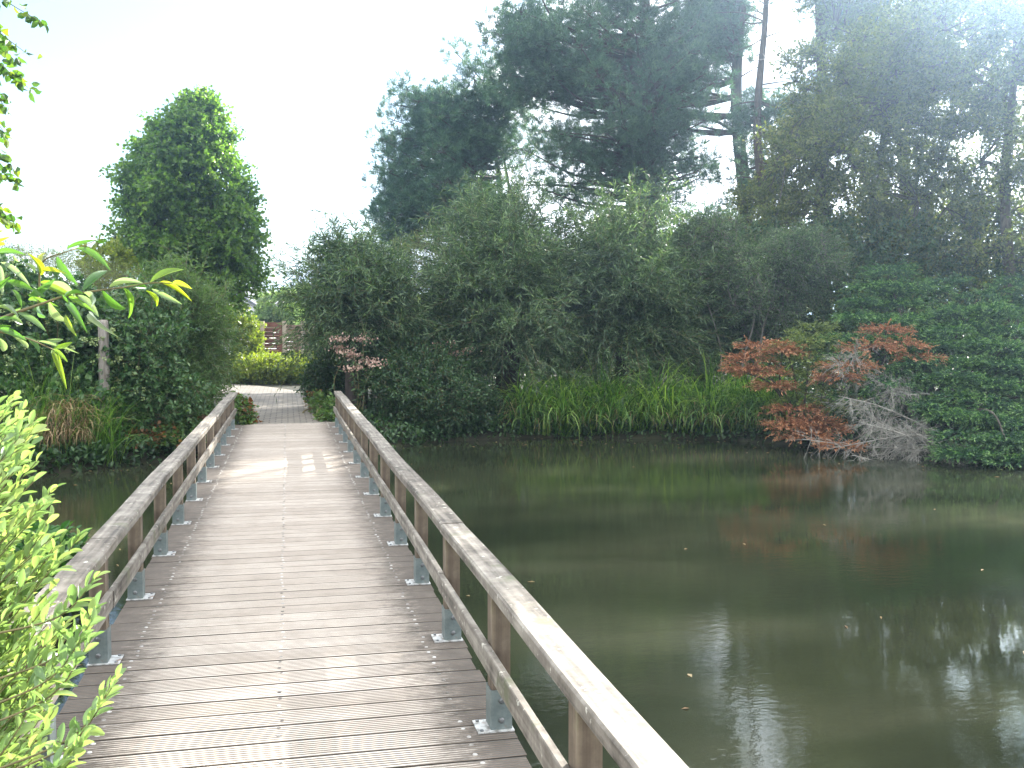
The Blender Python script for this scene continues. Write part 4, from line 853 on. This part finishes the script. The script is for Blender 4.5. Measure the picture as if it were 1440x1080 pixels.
# ------------------------------------------------------------------ foreground
def near_branch():
    """willow branch with long leaves; stems and leaves laid out in metres in a plane about 2.5 m off"""
    rng = np.random.default_rng(120); q = lambda x, y, d: A3(x / 4.5, 320 + y / 4.5, d)
    st = [([(-700, 760), (-330, 640), (0, 575), (120, 535), (250, 490), (400, 440), (540, 412), (650, 397), (800, 378), (960, 352), (1110, 355)], 2.35, .0048, .0012),
          ([(250, 490), (258, 420), (265, 290), (300, 205), (440, 155), (520, 130), (620, 85)], 2.42, .0028, .0009),
          ([(-330, 640), (0, 660), (80, 680), (200, 710), (300, 755), (345, 775)], 2.3, .0032, .001),
          ([(-300, 500), (-100, 420), (0, 380), (60, 300)], 2.5, .0028, .001), ([(-260, 260), (-100, 200), (0, 130), (30, 100)], 2.55, .0028, .001)]
    root = thing('willow_branch', 'long leaved willow branch reaching in from the left over the water, near the camera', 'branch', A3(-160, 489, 2.35))
    tb = Tubes()
    for p, d, r0, r1 in st: tb.add(smoothpath([q(x, y, d + .03 * math.sin(i * 1.3)) for i, (x, y) in enumerate(p)], 5), r0, r1, 6)
    tb.build('stem', M['stem_green'], root)
    lv = """960 350 1165 230 45 .75|1100 355 1195 365 35 1|1020 350 1205 412 16 1|930 400 1045 500 25 .85|970 390 1150 485 30 .1|820 370 970 380 30 .6|705 380 875 305 36 .0|790 385 875 570 46 .7|655 395 810 560 50 .5
535 400 690 240 55 .33|375 190 475 355 45 .45|500 135 710 225 50 .6|440 135 600 75 25 .5|620 85 705 95 25 .6|270 350 500 440 50 .75|330 350 530 415 30 0|50 340 225 385 40 .6|225 380 285 445 35 .6
90 395 155 490 30 .65|190 460 330 470 30 .7|440 440 580 510 30 .7|500 430 630 540 50 .05|320 470 430 640 60 .0|420 560 465 665 30 .8|430 480 525 600 40 .4|590 540 645 645 30 0|120 540 300 635 40 .2|255 490 250 585 42 .6
0 640 150 690 40 .5|150 690 260 755 45 .35|80 685 220 780 25 0|0 700 45 800 42 .05|250 720 470 775 20 .1|345 760 465 730 30 .75|330 770 420 830 30 .75|335 780 400 945 36 .8|300 710 410 715 25 .1|265 270 285 130 30 1
265 300 265 180 25 .95|285 280 390 262 28 1|20 225 195 335 36 .0|0 180 120 135 36 .5|95 175 130 245 22 .0|0 240 25 385 46 .0|0 505 120 515 30 .1|190 430 350 350 42 .3|0 580 110 570 25 .5|0 120 60 95 22 .9
180 230 260 290 24 .1|380 440 470 470 30 .5|150 500 60 600 36 .2|60 560 160 610 30 .1|-60 420 60 330 36 .5|-80 600 -10 720 40 .3|-60 150 40 60 30 .9|-40 90 10 0 26 .9|540 415 640 470 30 .05|420 440 520 380 30 .55|-90 650 40 620 34 .6"""
    P = []; T_ = []; W = []; Rn = []
    for row in lv.replace('\n', '|').split('|'):
        x0, y0, x1, y1, wd, c = map(float, row.split()); d = 2.35 + rng.normal() * .05
        P.append(q(x0, y0, d)); T_.append(q(x1, y1, d + rng.normal() * .06)); W.append(wd / 4.5 / F0 * d * 1.25); Rn.append(c * .96 + .02)
    P = np.array(P); T_ = np.array(T_); D = T_ - P; Ls = np.linalg.norm(D, axis=1)
    toward = nrm(np.array([0, 0, HC]) - P); Nn = toward + rng.normal(size=P.shape) * .45 + UP * .3
    leaf_obj('foliage', P, D, Nn, Ls, np.array(W), T_LONG, M['branchleaf'], root, np.array(Rn), smooth=True)
near_branch()

def hanging_birch():
    rng = np.random.default_rng(121); root = thing('birch_branch', 'small leaved birch twigs hanging in at the top left corner', 'branch', A3(-60, -120, 4.6))
    ends = [(70, 40), (30, 90), (52, 85), (20, 160), (14, 190), (25, 240), (30, 265), (10, 310), (28, 318), (48, 128), (42, 125), (10, 60), (-8, 200), (-12, 290), (5, 130)]
    tb = Tubes(); O = []; D = []
    for i, (x, y) in enumerate(ends):
        d = 4.6 + rng.normal() * .15; a = A3(-60 - rng.random() * 30, y - 90 - rng.random() * 60, d); m = A3((x - 60) * .4, y - 45, d); b = A3(x, y, d)
        p = smoothpath([a, m, b], 8); tb.add(p, .004, .001, 4)
        for j in range(5, len(p)):
            if rng.random() < .97: O.append(p[j]); D.append(nrm(p[j] - p[j - 1]))
    tb.add(smoothpath([A3(-300, -200, 4.7), A3(-120, -100, 4.6), A3(-75, 60, 4.6), A3(-80, 240, 4.6)], 8), .02, .006, 6)
    tb.build('twig', M['bark'], root)
    O = np.repeat(np.array(O), 3, 0) + rng.normal(size=(len(O) * 3, 3)) * .015; D = np.repeat(np.array(D), 3, 0); n = len(O)
    LD = nrm(D * .3 + rdir(rng, n) * .8 - UP * .45)
    leaf_obj('foliage', O, LD, rdir(rng, n) + UP * .3, .04 * (.7 + .6 * rng.random(n)), .03, T_FOLD, M['birch'], root, rng.random(n))
hanging_birch()

def near_shrub():
    """bright shrub outside the left rail whose sprigs lean in over it"""
    rng = np.random.default_rng(122); base = np.array([-2.05, 2.6, -.1]); root = thing('willow_shrub', 'bright sunlit willow shrub in the near left corner, leaning over the left rail', 'shrub', base)
    tips = []
    for i in range(420):
        py = 560 + 560 * rng.random(); mxx = np.interp(py, [560, 600, 650, 700, 760, 820, 900, 960, 1020, 1080, 1120], [20, 45, 48, 60, 95, 80, 95, 90, 60, 40, 40])
        px = -150 + (mxx + 150) * rng.random() ** .55; tips.append(A3(px, py, 2.75 + .6 * rng.random() - .25 * (py - 560) / 560))
    for x, y, d in ((130, 815, 2.7), (128, 860, 2.65), (120, 880, 2.6), (155, 960, 2.55), (148, 975, 2.5), (106, 757, 2.9), (108, 1052, 2.4), (95, 1060, 2.4), (30, 575, 3.0), (70, 690, 3.0), (45, 600, 3.), (120, 905, 2.6)): tips.append(A3(x, y, d))
    tips = np.array(tips); nT = len(tips); tb = Tubes(); PP = []; DD = []
    for i, tpt in enumerate(tips):
        off = np.array([-.55 - .4 * rng.random(), .15 * rng.normal(), -.42 - .25 * rng.random()]) * (.6 + .4 * rng.random())
        if i >= nT - 12: off = np.array([-.30, -.02, -.12 - .1 * rng.random()])
        st_ = tpt + off; p = smoothpath([st_, (st_ + tpt) / 2 + np.array([.05, 0, -.03]), tpt], 6); tb.add(p, .0035, .0012, 4)
        if rng.random() < .3: tubes_to(tb, base + rng.normal(size=3) * .1 * np.array([1, 1, 0]), st_, .012, .004, rng, .05, 5)
        tt = np.linspace(.32, 1, 19)
        q = np.stack([np.interp(tt, np.linspace(0, 1, len(p)), p[:, c]) for c in range(3)], -1); PP.append(q)
        dd = nrm(np.gradient(q, axis=0)); a = nrm(np.cross(dd, rdir(rng, 1))); bb = np.cross(dd, a); an = np.arange(len(tt)) * 2.4
        sp = np.linspace(R(62), R(22), len(tt))[:, None]; sd = a * np.cos(an)[:, None] + bb * np.sin(an)[:, None]
        DD.append(nrm(dd * np.cos(sp) + sd * np.sin(sp) + UP * .12 + rng.normal(size=sd.shape) * .12))
    P = np.vstack(PP); D = np.vstack(DD); n = len(P); k = np.tile(np.linspace(0, 1, 19), nT)
    tb.build('stem', M['stem_green'], root)['kind'] = 'stuff'
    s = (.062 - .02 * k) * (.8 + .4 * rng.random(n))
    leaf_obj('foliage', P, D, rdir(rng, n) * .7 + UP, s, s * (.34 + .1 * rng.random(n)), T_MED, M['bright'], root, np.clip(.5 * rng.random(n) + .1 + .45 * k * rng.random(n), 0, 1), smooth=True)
near_shrub()
bush('nettle_patch', 'dark green nettle like plant at the near left water edge, behind the bright shrub', 'plant', np.array([-2.15, 7.6, -.2]), [((-1.95, 7.75, -.12), (.36, .6, .22), 2), ((-2.4, 7.3, .0), (.4, .7, .3), 1), ((-1.85, 8.3, -.18), (.25, .4, .18), 1)], 520, 8, .17, .075, .036, 'nettle', 123, T=T_MED, nb=.4, upb=.8)
bush('bank_shrub', 'mid green bushy willow growth behind the bright near shrub on the left bank', 'shrub', np.array([-2.6, 5.2, -.1]), [((-2.75, 5.2, .3), (.6, 1.2, .45), 2), ((-2.9, 7., .2), (.6, .9, .4), 1)], 900, 13, .25, .05, .017, 'bright', 124, T=T_MED)

rng = np.random.default_rng(130); X = rng.random(2600) * 14 - 3; Y = 3 + rng.random(2600) * 16; s_ = -pond_sd(X, Y); ok = (s_ > .05) & (rng.random(2600) < .012 + .8 * np.exp(-s_ / .9)); X, Y = X[ok], Y[ok]; n = len(X)
a = rng.random(n) * 6.283; D = np.stack([np.cos(a), np.sin(a), 0 * a], -1)
o = leaf_obj('floating_leaves', np.stack([X, Y, np.full(n, -.446)], -1), D, np.tile(UP, (n, 1)), .03 + .05 * rng.random(n), .012 + .02 * rng.random(n), T_RH, M['sedge_dry'], None, rng.random(n)); tag(o, 'small dead leaves floating on the pond', 'leaf litter', kind='stuff')
# ------------------------------------------------------------------ haze
HAZE = .0026
m = bpy.data.materials.new('haze'); m.use_nodes = True; N = m.node_tree.nodes; L = m.node_tree.links
for x in list(N):
    if x.type == 'BSDF_PRINCIPLED': N.remove(x)
pv = N.new('ShaderNodeVolumePrincipled'); pv.inputs['Color'].default_value = (.52, .74, 1, 1); pv.inputs['Density'].default_value = HAZE; pv.inputs['Anisotropy'].default_value = .9
L.new(pv.outputs[0], N['Material Output'].inputs['Volume'])
if HAZE > 0:
    v, f = boxv(-1600, 1600, -1600, 1600, -3, 22); o = build('haze', v, [f], m); tag(o, 'thin bright air', kind='stuff')
